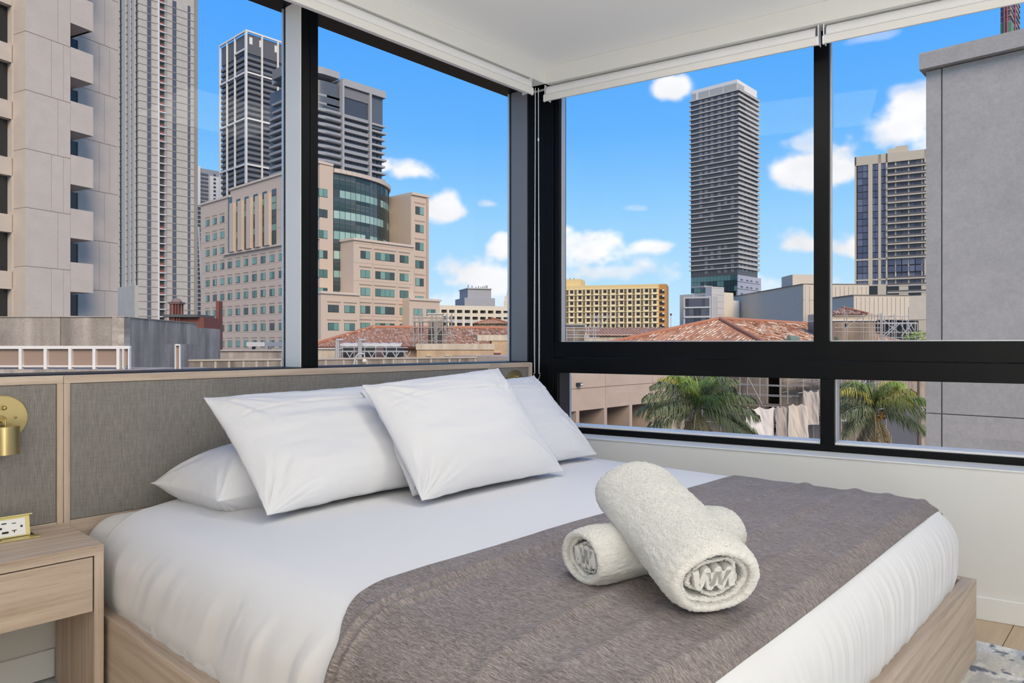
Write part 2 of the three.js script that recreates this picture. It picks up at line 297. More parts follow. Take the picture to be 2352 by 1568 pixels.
{
  const t = thing('blind_chain', 'white beaded pull chain hanging in the window corner', 'chain', [2.83, .86, .135]);
  const bead = new THREE.IcosahedronGeometry(.0024, 1), up = [], dn = [];
  const sx = y => .008 + .007 * Math.sin(Math.PI * clamp((y - .0) / 1.5, 0, 1) ** .5) * (1 - y / 1.6);
  const strand = (sg, name) => { const gs = []; for (let y = .03; y < 1.5; y += .0062) gs.push(bead.clone().translate(sg * sx(y) * SIDE.x, y, sg * sx(y) * SIDE.z)); const m = part(t, name, mergeGeometries(gs), M.plastic); m.userData.kind = 'stuff'; };
  strand(-1, 'bead_strand'); strand(1, 'bead_strand');
  part(t, 'cord', tube(V(-.010 * SIDE.x, .03, -.010 * SIDE.z), V(-.008 * SIDE.x, 1.5, -.008 * SIDE.z), .0008), M.plastic); part(t, 'cord', tube(V(.010 * SIDE.x, .03, .010 * SIDE.z), V(.008 * SIDE.x, 1.5, .008 * SIDE.z), .0008), M.plastic);
  const gs = []; for (let a = 0; a <= 12; a++) { const q = Math.PI * a / 12; gs.push(bead.clone().translate(-.0155 * Math.cos(q) * SIDE.x, .028 - .034 * Math.sin(q), -.0155 * Math.cos(q) * SIDE.z)); }
  part(t, 'chain_loop', mergeGeometries(gs), M.plastic);
  const con = part(t, 'connector', new THREE.CapsuleGeometry(.004, .008, 4, 8), M.plastic); con.position.set(.008 * SIDE.x, 1.235, .008 * SIDE.z);
  const ten = part(t, 'tensioner', rbox(.02, .026, .012, .004), M.frameSoft); ten.position.set(.004, -.02, .0);
}

// ---------------------------------------------------------------- headboard: three upholstered units in oak frames
function headboard(label, x0, x1, yb = .04) {
  const t = thing('headboard_panel', label, 'headboard', [x0, 0, 0], 'headboard panels along the wall');
  const st = .018, top = .942, zb = -.04;
  boxAt(t, 'top_rail', M.oak, x0, x1, .917, top, zb, 0, .0015, 'x');
  boxAt(t, 'stile', M.oak, x0, x0 + st, yb, .917, zb, 0, .0015, 'y'); boxAt(t, 'stile', M.oak, x1 - st, x1, yb, .917, zb, 0, .0015, 'y');
  boxAt(t, 'bottom_rail', M.oak, x0 + st, x1 - st, yb, .487, zb, -.002, .0015, 'x');
  boxAt(t, 'fabric_panel', M.linen, x0 + st + .0008, x1 - st - .0008, .4875, .9165, zb + .004, -.003, .003, 'y');
}
headboard('grey linen headboard panel in oak frame behind the nightstand', -.15, .7145, .45);
headboard('wide grey linen headboard panel in oak frame behind the pillows', .7155, 2.629);
headboard('narrow grey linen headboard panel in oak frame by the window corner', 2.630, 2.940);

// ---------------------------------------------------------------- brass wall lamps on the headboard
function sconce(x, y, label, rot = 0) {
  const t = thing('wall_lamp', label, 'wall lamp', [x, y, 0], 'brass wall lamps on the headboard'); t.rotation.y = 0;
  const plate = part(t, 'back_plate', new THREE.CylinderGeometry(.066, .066, .007, 64).rotateX(Math.PI / 2), M.brass); plate.position.z = .0005;
  const rim = part(t, 'plate_rim', new THREE.TorusGeometry(.0655, .0012, 8, 64), M.brass); rim.position.z = .004; nest(plate, rim);
  for (const [a, b, r, l] of [[.034, .0, .0036, .008], [-.034, .0, .0036, .008]]) { const k = part(t, 'screw', new THREE.CapsuleGeometry(r, l, 6, 12).rotateX(Math.PI / 2), M.brass); k.position.set(a, b, .007); nest(plate, k); }
  const knob = part(t, 'switch_knob', new THREE.CapsuleGeometry(.0065, .014, 6, 16).rotateX(Math.PI / 2), M.brass); knob.position.set(.004, .030, .012);
  part(t, 'arm', tube(V(0, -.003, .003), V(.0, -.008, .05), .0075, 20), M.brass); 
  const col = part(t, 'arm_collar', new THREE.TorusGeometry(.0085, .0025, 8, 24), M.brass); col.position.set(0, -.004, .01);
  const pin = part(t, 'swivel_pin', new THREE.CylinderGeometry(.0028, .0028, .022, 12), M.brass); pin.position.set(.0, -.015, .048);
  const sh = part(t, 'shade', new THREE.LatheGeometry([[.0, .0], [.0335, .0], [.035, -.0015], [.035, -.0815], [.0338, -.082], [.0328, -.0805], [.0328, -.004], [.0, -.0025]].map(p => new THREE.Vector2(...p)), 64), M.brass); sh.position.set(.0, -.020, .05);
  const bulb = part(t, 'bulb', new THREE.SphereGeometry(.022, 24, 16), M.plastic); bulb.position.set(0, -.070, .05); nest(sh, bulb);
}
sconce(.552, .822, 'brass wall lamp with cylinder shade above the nightstand');
sconce(2.81, .838, 'brass wall lamp half hidden behind the pillow by the window corner');

// ---------------------------------------------------------------- nightstand
{
  const x0 = .20, x1 = .715, zf = .353, top = .483, th = .028;
  const t = thing('nightstand', 'oak nightstand with one drawer and open lower space', 'nightstand', [x0, 0, .002]);
  boxAt(t, 'top', M.oak, x0, x1, top - th, top, .002, zf, .001, 'x');
  boxAt(t, 'side_panel', M.oak, x1 - .024, x1, 0, top - th, .002, zf - .0005, .001, 'y'); boxAt(t, 'side_panel', M.oak, x0, x0 + .024, 0, top - th, .002, zf - .0005, .001, 'y');
  const dr = boxAt(t, 'drawer', M.oak, x0 + .03, x1 - .03, .318, top - th - .008, .03, zf - .02, .001, 'x');
  nest(dr, boxAt(t, 'drawer_front', M.oak, x0 + .0275, x1 - .0275, .302, top - th - .0035, zf - .02, zf - .002, .001, 'x'));
  boxAt(t, 'back_panel', M.wall, x0 + .024, x1 - .024, .31, top - th, .002, .012, .001, 'x');
}
{ // pop-up socket
  const cx = .5315, cz = .081;
  const t = thing('power_outlet', 'gold pop-up power outlet with white sockets on the nightstand', 'outlet', [cx, .483, cz]);
  boxIn(t, 'flange', M.gold, -.115, .0875, 0, .004, .028, .058, .0015);
  boxIn(t, 'well', M.dark, -.113, .082, -.0005, .0012, -.02, .028, .0005);
  boxIn(t, 'lid_release', M.dark, -.024, -.006, .004, .0046, .036, .046, .0002);
  const tilt = new THREE.Group(); tilt.name = 'socket_block'; tilt.position.set(0, .004, .026); tilt.rotation.x = -.22; t.add(tilt);
  boxIn(tilt, 'housing', M.gold, -.115, .070, 0, .060, -.022, -.004, .0015);
  boxIn(tilt, 'face_plate', M.plastic, -.109, .058, .004, .052, -.004, -.001, .0008);
  boxIn(tilt, 'lid', M.gold, -.118, .076, .058, .062, -.038, .004, .001);
  const slot = (x, y, w, h) => boxIn(tilt, 'slot', M.dark, x - w / 2, x + w / 2, y - h / 2, y + h / 2, -.0012, -.0004, .0001);
  for (const x of [-.066, -.020, .030]) { slot(x, .040, .010, .0022); slot(x, .020, .012, .0022); slot(x, .0165, .0026, .006); const g = part(tilt, 'earth_hole', new THREE.CylinderGeometry(.0032, .0032, .0008, 16).rotateX(Math.PI / 2), M.dark); g.position.set(x + .018, .029, -.0008); }
  slot(.006, .042, .012, .0034); slot(.008, .0165, .016, .0058);
}

// ---------------------------------------------------------------- rug
{
  const rugTex = tex(1024, 1024, (u, v) => {
    const s = fbm2(u * 9, v * 44, 4, 3), q = fbm2(u * 14 + 9, v * 30, 5, 21), big = fbm2(u * 3.2, v * 4.5, 3, 8), f = n2(u * 340, v * 340, 0, 0, 2), blot = fbm2(u * 18, v * 26, 4, 41);
    let c = mixc([222, 224, 226], [176, 184, 198], smooth(.42, .62, s)); c = mixc(c, [205, 200, 186], smooth(.5, .66, big) * .6);
    c = mixc(c, [120, 126, 142], smooth(.60, .66, blot)); c = mixc(c, [236, 236, 234], smooth(.62, .68, q) * .8); return mul(c, .93 + .12 * f);
  }, { repeat: [1 / 1.6, 1 / 1.6] });
  const g = rbox(2.54, .011, 2.7, .004); const m = solo('rug', 'pale rug with blue grey abstract streaks under the foot of the bed', 'rug', g, std({ map: rugTex, roughness: 1 })); m.position.set(1.671, .0055, 2.85);
}

// ================================================================== THE BED
const BX0 = .729, BX1 = 2.778, BZ1 = 2.078, RT = .2685, RTH = .040;
{
  const t = thing('platform_bed', 'pale oak platform bed base under the mattress', 'bed', [BX0, 0, .012]);
  boxAt(t, 'side_rail', M.oak, BX0, BX0 + RTH, .0115, RT, .012, BZ1 - RTH - .0005, .0015, 'z');
  boxAt(t, 'side_rail', M.oak, BX1 - RTH, BX1, .0115, RT, .012, BZ1 - RTH - .0005, .0015, 'z');
  boxAt(t, 'foot_rail', M.oak, BX0, BX1, .0115, RT, BZ1 - RTH, BZ1, .0015, 'x');
  boxAt(t, 'slat_deck', M.oak, BX0 + RTH, BX1 - RTH, .17, .19, .012, BZ1 - RTH, .001, 'x');
}
// soft rounded box with folds; coordinates are the bed's own
const DU = { x0: .752, x1: 2.755, y0: .195, y1: .527, z0: .10, z1: 2.052, r: .135 };
function foldField(x, y, z) {                        // folds of the cover: fine pleats round its edge, smooth on top
  const cx = (DU.x0 + DU.x1) / 2, dn = x - DU.x0, df = DU.x1 - x, de = DU.z1 - z;
  const low = smooth(DU.y1 - .02, DU.y1 - .13, y);
  let d = 0;
  if (de < .16 && dn > .08) {                         // foot end: many thin pleats
    const fan = x + .35 * (DU.y1 - y) * (n2(x * 5, 1, 0, 0, 8) - .5), fl = smooth(1.2, 2.4, x);
    d += low * (.011 * (fbm2(fan * lerp(11, 22, fl), y * 1.2, 3, 5) - .5) + lerp(.004, .0085, fl) * (fbm2(fan * 58, y * 2, 2, 6) - .5));
  } else if (dn < .16) {                              // near side: long slanting folds
    const fan = z + .55 * (DU.y1 - y) * (.3 + n2(z * 2, 2, 0, 0, 4));
    d += low * (.022 * (fbm2(fan * 6, y * 2, 2, 7) - .5) + .014 * (fbm2(fan * 22, y * 2.2, 2, 9) - .5) * smooth(.25, .7, z));
  } else if (df < .16) d += low * .012 * (fbm2(z * 9, y * 3, 3, 17) - .5);
  d += .004 * (fbm2(x * 3, z * 3, 2, 12) - .5);
  d += smooth(.0, .5, 1 - Math.abs(x - cx)) * .006;
  return d;
}
function duvetPoint(p, off = 0) {
  const r = DU.r, q = V(clamp(p.x, DU.x0 + r, DU.x1 - r), clamp(p.y, DU.y0 + r, DU.y1 - r), clamp(p.z, DU.z0 - .5, DU.z1 - r));
  const n = p.clone().sub(q); if (n.lengthSq() < 1e-12) n.set(0, 1, 0); n.normalize();
  const s = q.clone().addScaledVector(n, r); return s.addScaledVector(n, foldField(s.x, s.y, s.z) + off);
}
// unrolled: a runs from the foot of the near side over the top to the foot of the far side
function unroll(a, z) {
  const h = DU.y1 - DU.y0 - .02, w = DU.x1 - DU.x0;
  if (a < h) return V(DU.x0, DU.y0 + .02 + a, z); if (a < h + w) return V(DU.x0 + a - h, DU.y1, z); return V(DU.x1, DU.y1 - (a - h - w), z);
}
const DH = DU.y1 - DU.y0 - .02, DLEN = 2 * DH + DU.x1 - DU.x0;
{
  const m = thing('mattress', 'white fitted sheet mattress showing at the head of the bed', 'mattress', [BX0 + .05, .19, .014]);
  const md = { x0: .760, x1: 2.747, y0: .191, y1: .495, z0: .014, z1: 2.03, r: .10 };
  const g = gridGeo(160, 90, (u, v) => {
    const h = md.y1 - md.y0, w = md.x1 - md.x0, d = md.z1 - md.z0, a = u * (2 * h + w), z = md.z0 + v * d;
    const p = a < h ? V(md.x0, md.y0 + a, z) : a < h + w ? V(md.x0 + a - h, md.y1, z) : V(md.x1, md.y1 - (a - h - w), z);
    const q = V(clamp(p.x, md.x0 + md.r, md.x1 - md.r), clamp(p.y, md.y0 + md.r, md.y1 - md.r), clamp(p.z, md.z0 + .03, md.z1 - md.r)), n = p.clone().sub(q);
    if (n.lengthSq() < 1e-12) n.set(0, 1, 0); n.normalize(); const s = q.clone().addScaledVector(n, p.z < md.z0 + .03 ? lerp(.085, md.r, v * d / .03) : md.r);
    s.addScaledVector(n, smooth(.48, .40, s.y) * .010 * (fbm2(s.z * 40, s.y * 3, 2, 3) - .5)); return s.sub(m.position);
  });
  part(m, 'fitted_sheet', g, M.sheet);
  const d = thing('duvet', 'smooth white duvet covering the bed with pleated foot end', 'duvet', [DU.x0, RT, DU.z0]);
  const gd = gridGeo(420, 420, (u, v) => {
    const a = u * DLEN, L = DU.z1 - DU.z0, b = v * (L + DH); let p = unroll(a, DU.z0 + Math.min(b, L));
    const onTop = clamp(Math.min(a - DH + .02, DH + DU.x1 - DU.x0 - a + .02) / .2, 0, 1);
    if (b > L) { p = V(p.x, Math.min(p.y, DU.y1 - (b - L)), DU.z1); }
    const s = duvetPoint(p);
    const side = smooth(.42, .30, s.y);                                          // the head edge swings back towards the foot as it drops
    if (v < .12) s.z += (1 - v / .12) * (.095 * smooth(1.10, .80, s.x) + .02 * side + .004 * Math.sin(s.x * 9));
    if (v < .004) s.addScaledVector(V(0, -1, 0), .012);
    return s.sub(d.position);
  });
  part(d, 'cover', gd, M.sheet);
}
{ // throw across the foot of the bed
  const z0 = 1.305, z1 = 2.03;
  const t = thing('bed_throw', 'heathered grey brown throw laid across the foot of the bed', 'throw', [DU.x0, RT, z0]);
  const a0 = .01, a1 = DH + (DU.x1 - DU.x0) + .02;
  const wr = (x, z, a) => {                            // creases along and across
    let d = .006;
    const k = z - z0, e = z1 - z;
    const line = (c, w, h, ph) => h * Math.exp(-(((z - z0 - c - .02 * (fbm2(x * 2.3 + ph, 3, 3, 4) - .5) - .012 * Math.sin(x * 3 + ph)) / w) ** 2));
    d += line(.115, .012, .010, 1) * smooth(2.2, 1.5, x) + line(.15, .010, .007, 2) * smooth(2.4, 1.3, x) + line(.26, .016, .007, 5) * smooth(.9, 1.4, x) + line(.43, .02, .008, 7) + line(.55, .018, .006, 9) + line(.655, .012, .007, 3);
    d -= .0016 * Math.exp(-(((k - .055) / .0022) ** 2)) + .0016 * Math.exp(-(((e - .035) / .0022) ** 2));      // hem stitch
    d += .007 * (fbm2(x * 3 + z * 2, z * 9, 3, 14) - .5) + .0014 * (fbm2(x * 14, z * 26, 2, 15) - .5);
    return Math.max(.003, d);
  };
  const NU = 360, NV = 160, top = (u, v) => { const a = lerp(a0, a1, u), xx = clamp(DU.x0 + a - DH, DU.x0, DU.x1), z = lerp(z0 + .10 * smooth(DH + .22, DH - .08, a), z1 - .02 * smooth(1.3, 2.6, xx), v), p = unroll(a, z), s = duvetPoint(p, 0), n = s.clone().sub(V(clamp(p.x, DU.x0 + DU.r, DU.x1 - DU.r), clamp(p.y, DU.y0 + DU.r, DU.y1 - DU.r), clamp(p.z, -1, DU.z1 - DU.r))).normalize();
    s.addScaledVector(n, wr(s.x, s.z, a)); s.u = a; s.v = z; return s; };
  const g = gridGeo(NU, NV, (u, v) => { const s = top(u, v), o = s.clone().sub(t.position); o.u = s.u; o.v = s.v; return o; });
  part(t, 'cloth', g, M.throw);
  const edge = (fu) => gridGeo(NU, 1, (u, j) => { const s = top(...fu(u)); if (j) s.y -= .006; const o = s.clone().sub(t.position); o.u = s.u; o.v = s.v; return o; });
  part(t, 'hem', edge(u => [u, 0]), M.throw); part(t, 'hem', edge(u => [u, 1]), M.throw);
  const cor = top(1, .985).sub(t.position), gp = gridGeo(10, 10, (u, v) => V(cor.x + .012 + .05 * u * (1 - v) + .004, cor.y - .03 + .035 * (1 - v) - .03 * u, cor.z - .09 * v + .012));
  part(t, 'turned_corner', gp, M.throw);
}
// ---------------------------------------------------------------- pillows
function pillow(label, [BL, BR, TL, TR], thick, seed, { seams = [], wr = 1, flip = 1, pinch = .04, fat = .66 } = {}) {
  const c = BL.clone().add(BR).add(TL).add(TR).multiplyScalar(.25), t = thing('pillow', label, 'pillow', [c.x, Math.min(BL.y, BR.y, TL.y, TR.y), c.z], 'white pillows on the bed');
  const N = 110, Mv = 90, nrm = BR.clone().sub(BL).cross(TL.clone().sub(BL)).normalize();
  const surf = (sg) => gridGeo(N, Mv, (i, j) => {
    let u = 2 * i - 1, v = 2 * j - 1;
    u = Math.sign(u) * (1 - (1 - Math.abs(u)) ** 1.7); v = Math.sign(v) * (1 - (1 - Math.abs(v)) ** 1.7);
    const pu = u * (1 - pinch * (1 - v * v) * u * u), pv = v * (1 - pinch * 1.15 * (1 - u * u) * v * v);
    const ripU = .006 * (fbm2(v * 7 + seed, 1, 3, seed) - .5) * u ** 8, ripV = .012 * (fbm2(u * 6 + seed, 2, 3, seed + 1) - .5) * v ** 8;
    const s = (pu + 1) / 2 + ripU, q = (pv + 1) / 2 + ripV;
    const P = BL.clone().multiplyScalar((1 - s) * (1 - q)).addScaledVector(BR, s * (1 - q)).addScaledVector(TL, (1 - s) * q).addScaledVector(TR, s * q);
    let T = Math.pow(Math.max(0, (1 - u ** 4)), fat) * Math.pow(Math.max(0, (1 - Math.abs(v) ** 3.4)), fat) * (1 - .12 * v);
    T = T * thick / 2;
    const ed = Math.max(Math.abs(u), Math.abs(v)), env = Math.pow(ed, 3) * Math.pow(Math.max(0, 1 - ed ** 6), .6);
    // wrinkles fan out from the corners and the short sides
    for (const [cu, cv] of [[-1, -1], [1, -1], [-1, 1], [1, 1]]) {
      const du = (u - cu) * 1.35, dv = v - cv, R = Math.hypot(du, dv), an = Math.atan2(dv, du);
      T += wr * .026 * (fbm2(an * 5.5 + seed * 3.1, R * 1.4 + seed, 3, seed + cu * 3 + cv) - .5) * smooth(1.15, .25, R) * smooth(0, .22, R);
    }
    T += wr * .012 * (fbm2(u * 1.6 + 4 + v * .8, v * 5.5 + seed, 3, seed + 5) - .5) * (1 - ed ** 8) + wr * .008 * env * (fbm2(u * 14, v * 14, 2, seed + 8) - .5);
    T *= 1; { const k0 = 1 - ed ** 14, b = Math.pow(Math.max(0, (1 - u ** 4)), fat) * Math.pow(Math.max(0, (1 - Math.abs(v) ** 3.4)), fat) * thick / 2; T = b + (Math.max(T, b * .7) - b) * k0; if (ed > .9999) T = 0; }
    for (const sv of seams) { const w = v + .06 * u * u * Math.sign(sv) - sv - .02 * Math.sin(u * 2 + seed); T -= .007 * Math.exp(-((w / .009) ** 2)) * (1 - ed ** 10); T += .003 * Math.exp(-(((w - .028) / .016) ** 2)) * (1 - ed ** 10); }
    return P.addScaledVector(nrm, sg * Math.max(ed > .9999 ? 0 : .0015, T)).sub(t.position);
  });
  const f = surf(1), b = surf(-1); const ix = b.index.array; for (let k = 0; k < ix.length; k += 3) { const q = ix[k]; ix[k] = ix[k + 1]; ix[k + 1] = q; } b.computeVertexNormals();
  const mg = mergeGeometries([f, b]); mg.deleteAttribute('uv'); mg.deleteAttribute('normal'); const wg = mergeVertices(mg, 1e-5); wg.computeVertexNormals(); part(t, 'pillowcase', wg, M.pillow); return t;
}
pillow('white pillow lying flat against the headboard under another pillow', [V(.985, .575, .47), V(1.68, .60, .50), V(.945, .583, .075), V(1.68, .645, .035)], .235, 3, { wr: .9, pinch: .05, fat: .7 });
pillow('white pillow leaning at the bed side nearest the nightstand', [V(1.035, .555, .665), V(1.80, .555, .62), V(1.05, .865, .235), V(1.80, .872, .20)], .15, 7, { seams: [.52], wr: 1.15 });
pillow('white pillow sandwiched behind the front middle pillow', [V(1.50, .55, .745), V(2.16, .55, .735), V(1.60, .868, .325), V(2.26, .905, .32)], .085, 12, { seams: [.5] });
pillow('white pillow leaning in front of the others at the middle of the bed', [V(1.462, .553, .835), V(2.175, .553, .83), V(1.533, .893, .425), V(2.235, .938, .425)], .15, 21, { seams: [.5], wr: 1.1 });
pillow('white pillow leaning at the bed side nearest the window', [V(1.93, .553, .68), V(2.600, .553, .68), V(1.97, .868, .265), V(2.66, .885, .265)], .13, 33, { seams: [.55, -.25], wr: 1.15 });

// ---------------------------------------------------------------- rolled towels
const flipN = 1;
function towel(label, A, B, rw, rh, seed) {
  const mid = A.clone().add(B).multiplyScalar(.5), t = thing('rolled_towel', label, 'towel', [mid.x, Math.min(A.y, B.y) - rh, mid.z], 'white rolled towels on the throw');
  const ax = B.clone().sub(A), L = ax.length(); ax.normalize(); const side = ax.clone().cross(V(0, 1, 0)).normalize(), up = side.clone().cross(ax).normalize();
  const shell = (k, inset, wall, wav, s2, dx = 0, dy = 0) => {      // a rolled layer: tube with rounded lips at both ends
    const prof = [], x0 = inset, x1 = L - inset, lip = wall / 2;
    prof.push([1 - wall, Math.min(L / 2, x0 + .09)]); for (let i = 0; i <= 10; i++) { const q = Math.PI * i / 10; prof.push([1 - lip - lip * Math.cos(q), x0 + lip * .07 - lip * .07 * Math.sin(q)]); }
    for (let i = 1; i < 60; i++) prof.push([1, lerp(x0 + lip * .07, x1 - lip * .07, i / 60)]);
    for (let i = 0; i <= 10; i++) { const q = Math.PI * i / 10; prof.push([1 - lip + lip * Math.cos(q), x1 - lip * .07 + lip * .07 * Math.sin(q)]); } prof.push([1 - wall, Math.max(L / 2, x1 - .09)]);
    return gridGeo(140, prof.length - 1, (i, j) => {
      const [rr, x] = prof[Math.round(j * (prof.length - 1))], th = i * 2 * Math.PI, c = Math.cos(th), s = Math.sin(th);
      let R = k * rr * (1 + wav * Math.sin(th * 3 + s2 + x * 6) + wav * .8 * Math.sin(th * 5 + s2 * 2));
      const px = ax.x * x + A.x, nz = fbm3(px * 22 + c * 2 + seed, s * 2.2 + 5, x * 16, 3, seed) - .5, endf = 1 - .10 * Math.exp(-((Math.min(x, L - x) / .02) ** 2)) * (k === 1 ? 1 : 0);
      R *= endf * (1 + .05 * nz);
      const fz = .0024 * (n3(c * rw * 520, s * rh * 520, x * 520, seed + 3) - .5) * 2;
      let yy = s * (R * rh + fz); if (yy < -.86 * rh) yy = -.86 * rh + (yy + .86 * rh) * .3;
      const p = A.clone().addScaledVector(ax, x).addScaledVector(side, c * (R * rw + fz) + dx).addScaledVector(up, yy + dy).sub(t.position); p.u = i * 2 * Math.PI * rw; p.v = x; return p;
    });
  };
  const og = shell(1, 0, .24, .014, seed); part(t, 'outer_layer', og, M.terry);
  { // the plush pile: short fibres standing on the outer layer
    const P = og.attributes.position, Nn = og.attributes.normal, ix = og.index.array, r = rng(seed + 90), tri = ix.length / 3, cum = new Float32Array(tri), a = V(), b = V(), c = V(); let sum = 0;
    for (let k = 0; k < tri; k++) { a.fromBufferAttribute(P, ix[3 * k]); b.fromBufferAttribute(P, ix[3 * k + 1]); c.fromBufferAttribute(P, ix[3 * k + 2]); sum += b.sub(a).cross(c.sub(a)).length(); cum[k] = sum; }
    const fg = new THREE.ConeGeometry(.00055, .0036, 3, 1, true).translate(0, .0014, 0), N = 42000, im = new THREE.InstancedMesh(fg, M.pile, N), q = new THREE.Quaternion(), m = new THREE.Matrix4(), n = V(), y = V(0, 1, 0), one = V(1, 1, 1);
    for (let k = 0; k < N; k++) { const x = r() * sum; let lo = 0, hi = tri - 1; while (lo < hi) { const md = (lo + hi) >> 1; if (cum[md] < x) lo = md + 1; else hi = md; } let w1 = r(), w2 = r(); if (w1 + w2 > 1) { w1 = 1 - w1; w2 = 1 - w2; } const w0 = 1 - w1 - w2, i0 = ix[3 * lo], i1 = ix[3 * lo + 1], i2 = ix[3 * lo + 2];
      const p = V(P.getX(i0) * w0 + P.getX(i1) * w1 + P.getX(i2) * w2, P.getY(i0) * w0 + P.getY(i1) * w1 + P.getY(i2) * w2, P.getZ(i0) * w0 + P.getZ(i1) * w1 + P.getZ(i2) * w2); n.set(Nn.getX(i0), Nn.getY(i0), Nn.getZ(i0)).multiplyScalar(flipN).add(V(r() - .5, r() - .5, r() - .5).multiplyScalar(1.3)).normalize(); q.setFromUnitVectors(y, n); one.setScalar(.6 + .8 * r()); m.compose(p, q, one); im.setMatrixAt(k, m); }
    im.name = 'pile'; im.userData.kind = 'stuff'; im.castShadow = im.receiveShadow = true; t.add(im);
  }
  part(t, 'inner_fold', shell(.76, .013, .2, .035, seed + 1), M.terry);
  // the core: a strip of towel pleated across the roll
  const core = (n, w, h, ph, inset, dy) => { const pts = []; for (let i = 0; i <= n; i++) pts.push(new THREE.Vector2(lerp(-w, w, i / n), (i & 1 ? h : -h) * (1 - .35 * Math.abs(i / n - .5)) + .12 * h * Math.sin(i * 3 + ph) + dy));
    const sp = new THREE.SplineCurve(pts).getPoints(60), up_ = [], lo = []; sp.forEach((p, i) => { const a = sp[Math.max(0, i - 1)], b = sp[Math.min(60, i + 1)], d = b.clone().sub(a).normalize(), q = new THREE.Vector2(-d.y, d.x).multiplyScalar(.0045); up_.push(p.clone().add(q)); lo.unshift(p.clone().sub(q)); });
    const g = new THREE.ExtrudeGeometry(new THREE.Shape([...up_, ...lo]), { depth: L - 2 * inset, bevelEnabled: true, bevelSize: .002, bevelThickness: .003, bevelSegments: 2, steps: 1 }); g.translate(0, 0, inset);
    g.applyMatrix4(new THREE.Matrix4().makeBasis(side.clone().negate(), up, ax)); g.translate(A.x - t.position.x, A.y - t.position.y, A.z - t.position.z); return g; };
  part(t, 'inner_fold', shell(.54, .018, .2, .07, seed + 2, .002, -.001), M.terry);
  part(t, 'inner_fold', core(7, .40 * rw, .30 * rh, seed, .014, 0), M.terry); part(t, 'inner_plug', shell(.40, .05, .6, .02, seed + 5), M.terry);
  return t;
}
towel('plump white rolled towel lying flat on the throw', V(1.212, .592, 1.635), V(1.63, .594, 1.755), .078, .060, 4);
towel('plump white rolled towel propped across the other towel', V(1.222, .606, 1.94), V(1.440, .705, 1.612), .098, .072, 9);

// ================================================================== THE CITY OUTSIDE
// directions are read in the photograph's frame, every building gets its own distance and real size
const GROUND = -24, UNIT = new THREE.BoxGeometry(1, 1, 1);
const look = u => VIEW.clone().addScaledVector(SIDE, (u - 1176) / F);
const at = (u, d, y = 0) => { const p = EYE.clone().addScaledVector(look(u), d); p.y = y; return p; };
const hgt = (v, d) => EYE.y - (v - HY) / F * d;
const AX = V(1, 0, 0), AZ = V(0, 0, -1), vpDir = u => look(u).normalize();
class Face {                                          // an upright plane: origin, direction along it, normal towards the viewer
  constructor(o, dir) { this.o = o.clone().setY(0); this.dir = dir.clone().setY(0).normalize(); this.n = V(this.dir.z, 0, -this.dir.x); if (this.n.dot(EYE.clone().sub(this.o).setY(0)) < 0) this.n.negate(); this.rot = Math.atan2(-this.dir.z, this.dir.x); }
  hit(u) { const d = look(u), e = this.o.clone().sub(EYE), t = e.dot(this.n) / d.dot(this.n); return t; }
  s(u) { const t = this.hit(u), p = EYE.clone().addScaledVector(look(u), t); return p.sub(this.o).dot(this.dir); }
  y(u, v) { return hgt(v, this.hit(u)); }
  at(s, y, w = 0) { return this.o.clone().addScaledVector(this.dir, s).addScaledVector(this.n, w).setY(y); }
}
function fb(parent, f, name, mat, s0, s1, y0, y1, w0, w1, geo = UNIT) {   // a box on a face; w counts outwards
  if (s1 < s0) [s0, s1] = [s1, s0]; if (y1 < y0) [y0, y1] = [y1, y0];
  const m = part(parent, name, geo, mat); m.scale.set(s1 - s0, y1 - y0, Math.abs(w1 - w0)); m.position.copy(f.at((s0 + s1) / 2, (y0 + y1) / 2, (w0 + w1) / 2)).sub(parent.position); m.rotation.y = f.rot; return m;
}
function fbT(parent, f, name, mat, s0, s1, y0, y1, w0, w1) {              // the same with texture coordinates in metres
  const m = fb(parent, f, name, mat, s0, s1, y0, y1, w0, w1, uvMetres(new THREE.BoxGeometry(Math.abs(s1 - s0), Math.abs(y1 - y0), Math.abs(w1 - w0)), 'x', ++boxSeed)); m.scale.set(1, 1, 1); return m;
}
const city = (name, label, cat, p, group) => { const t = thing(name, label, cat, [p.x, GROUND, p.z], group); t.userData.kind = 'thing'; return t; };
const C = (r, g, b, rough = .85, extra = {}) => std({ color: rgb(r, g, b), roughness: rough, ...extra });
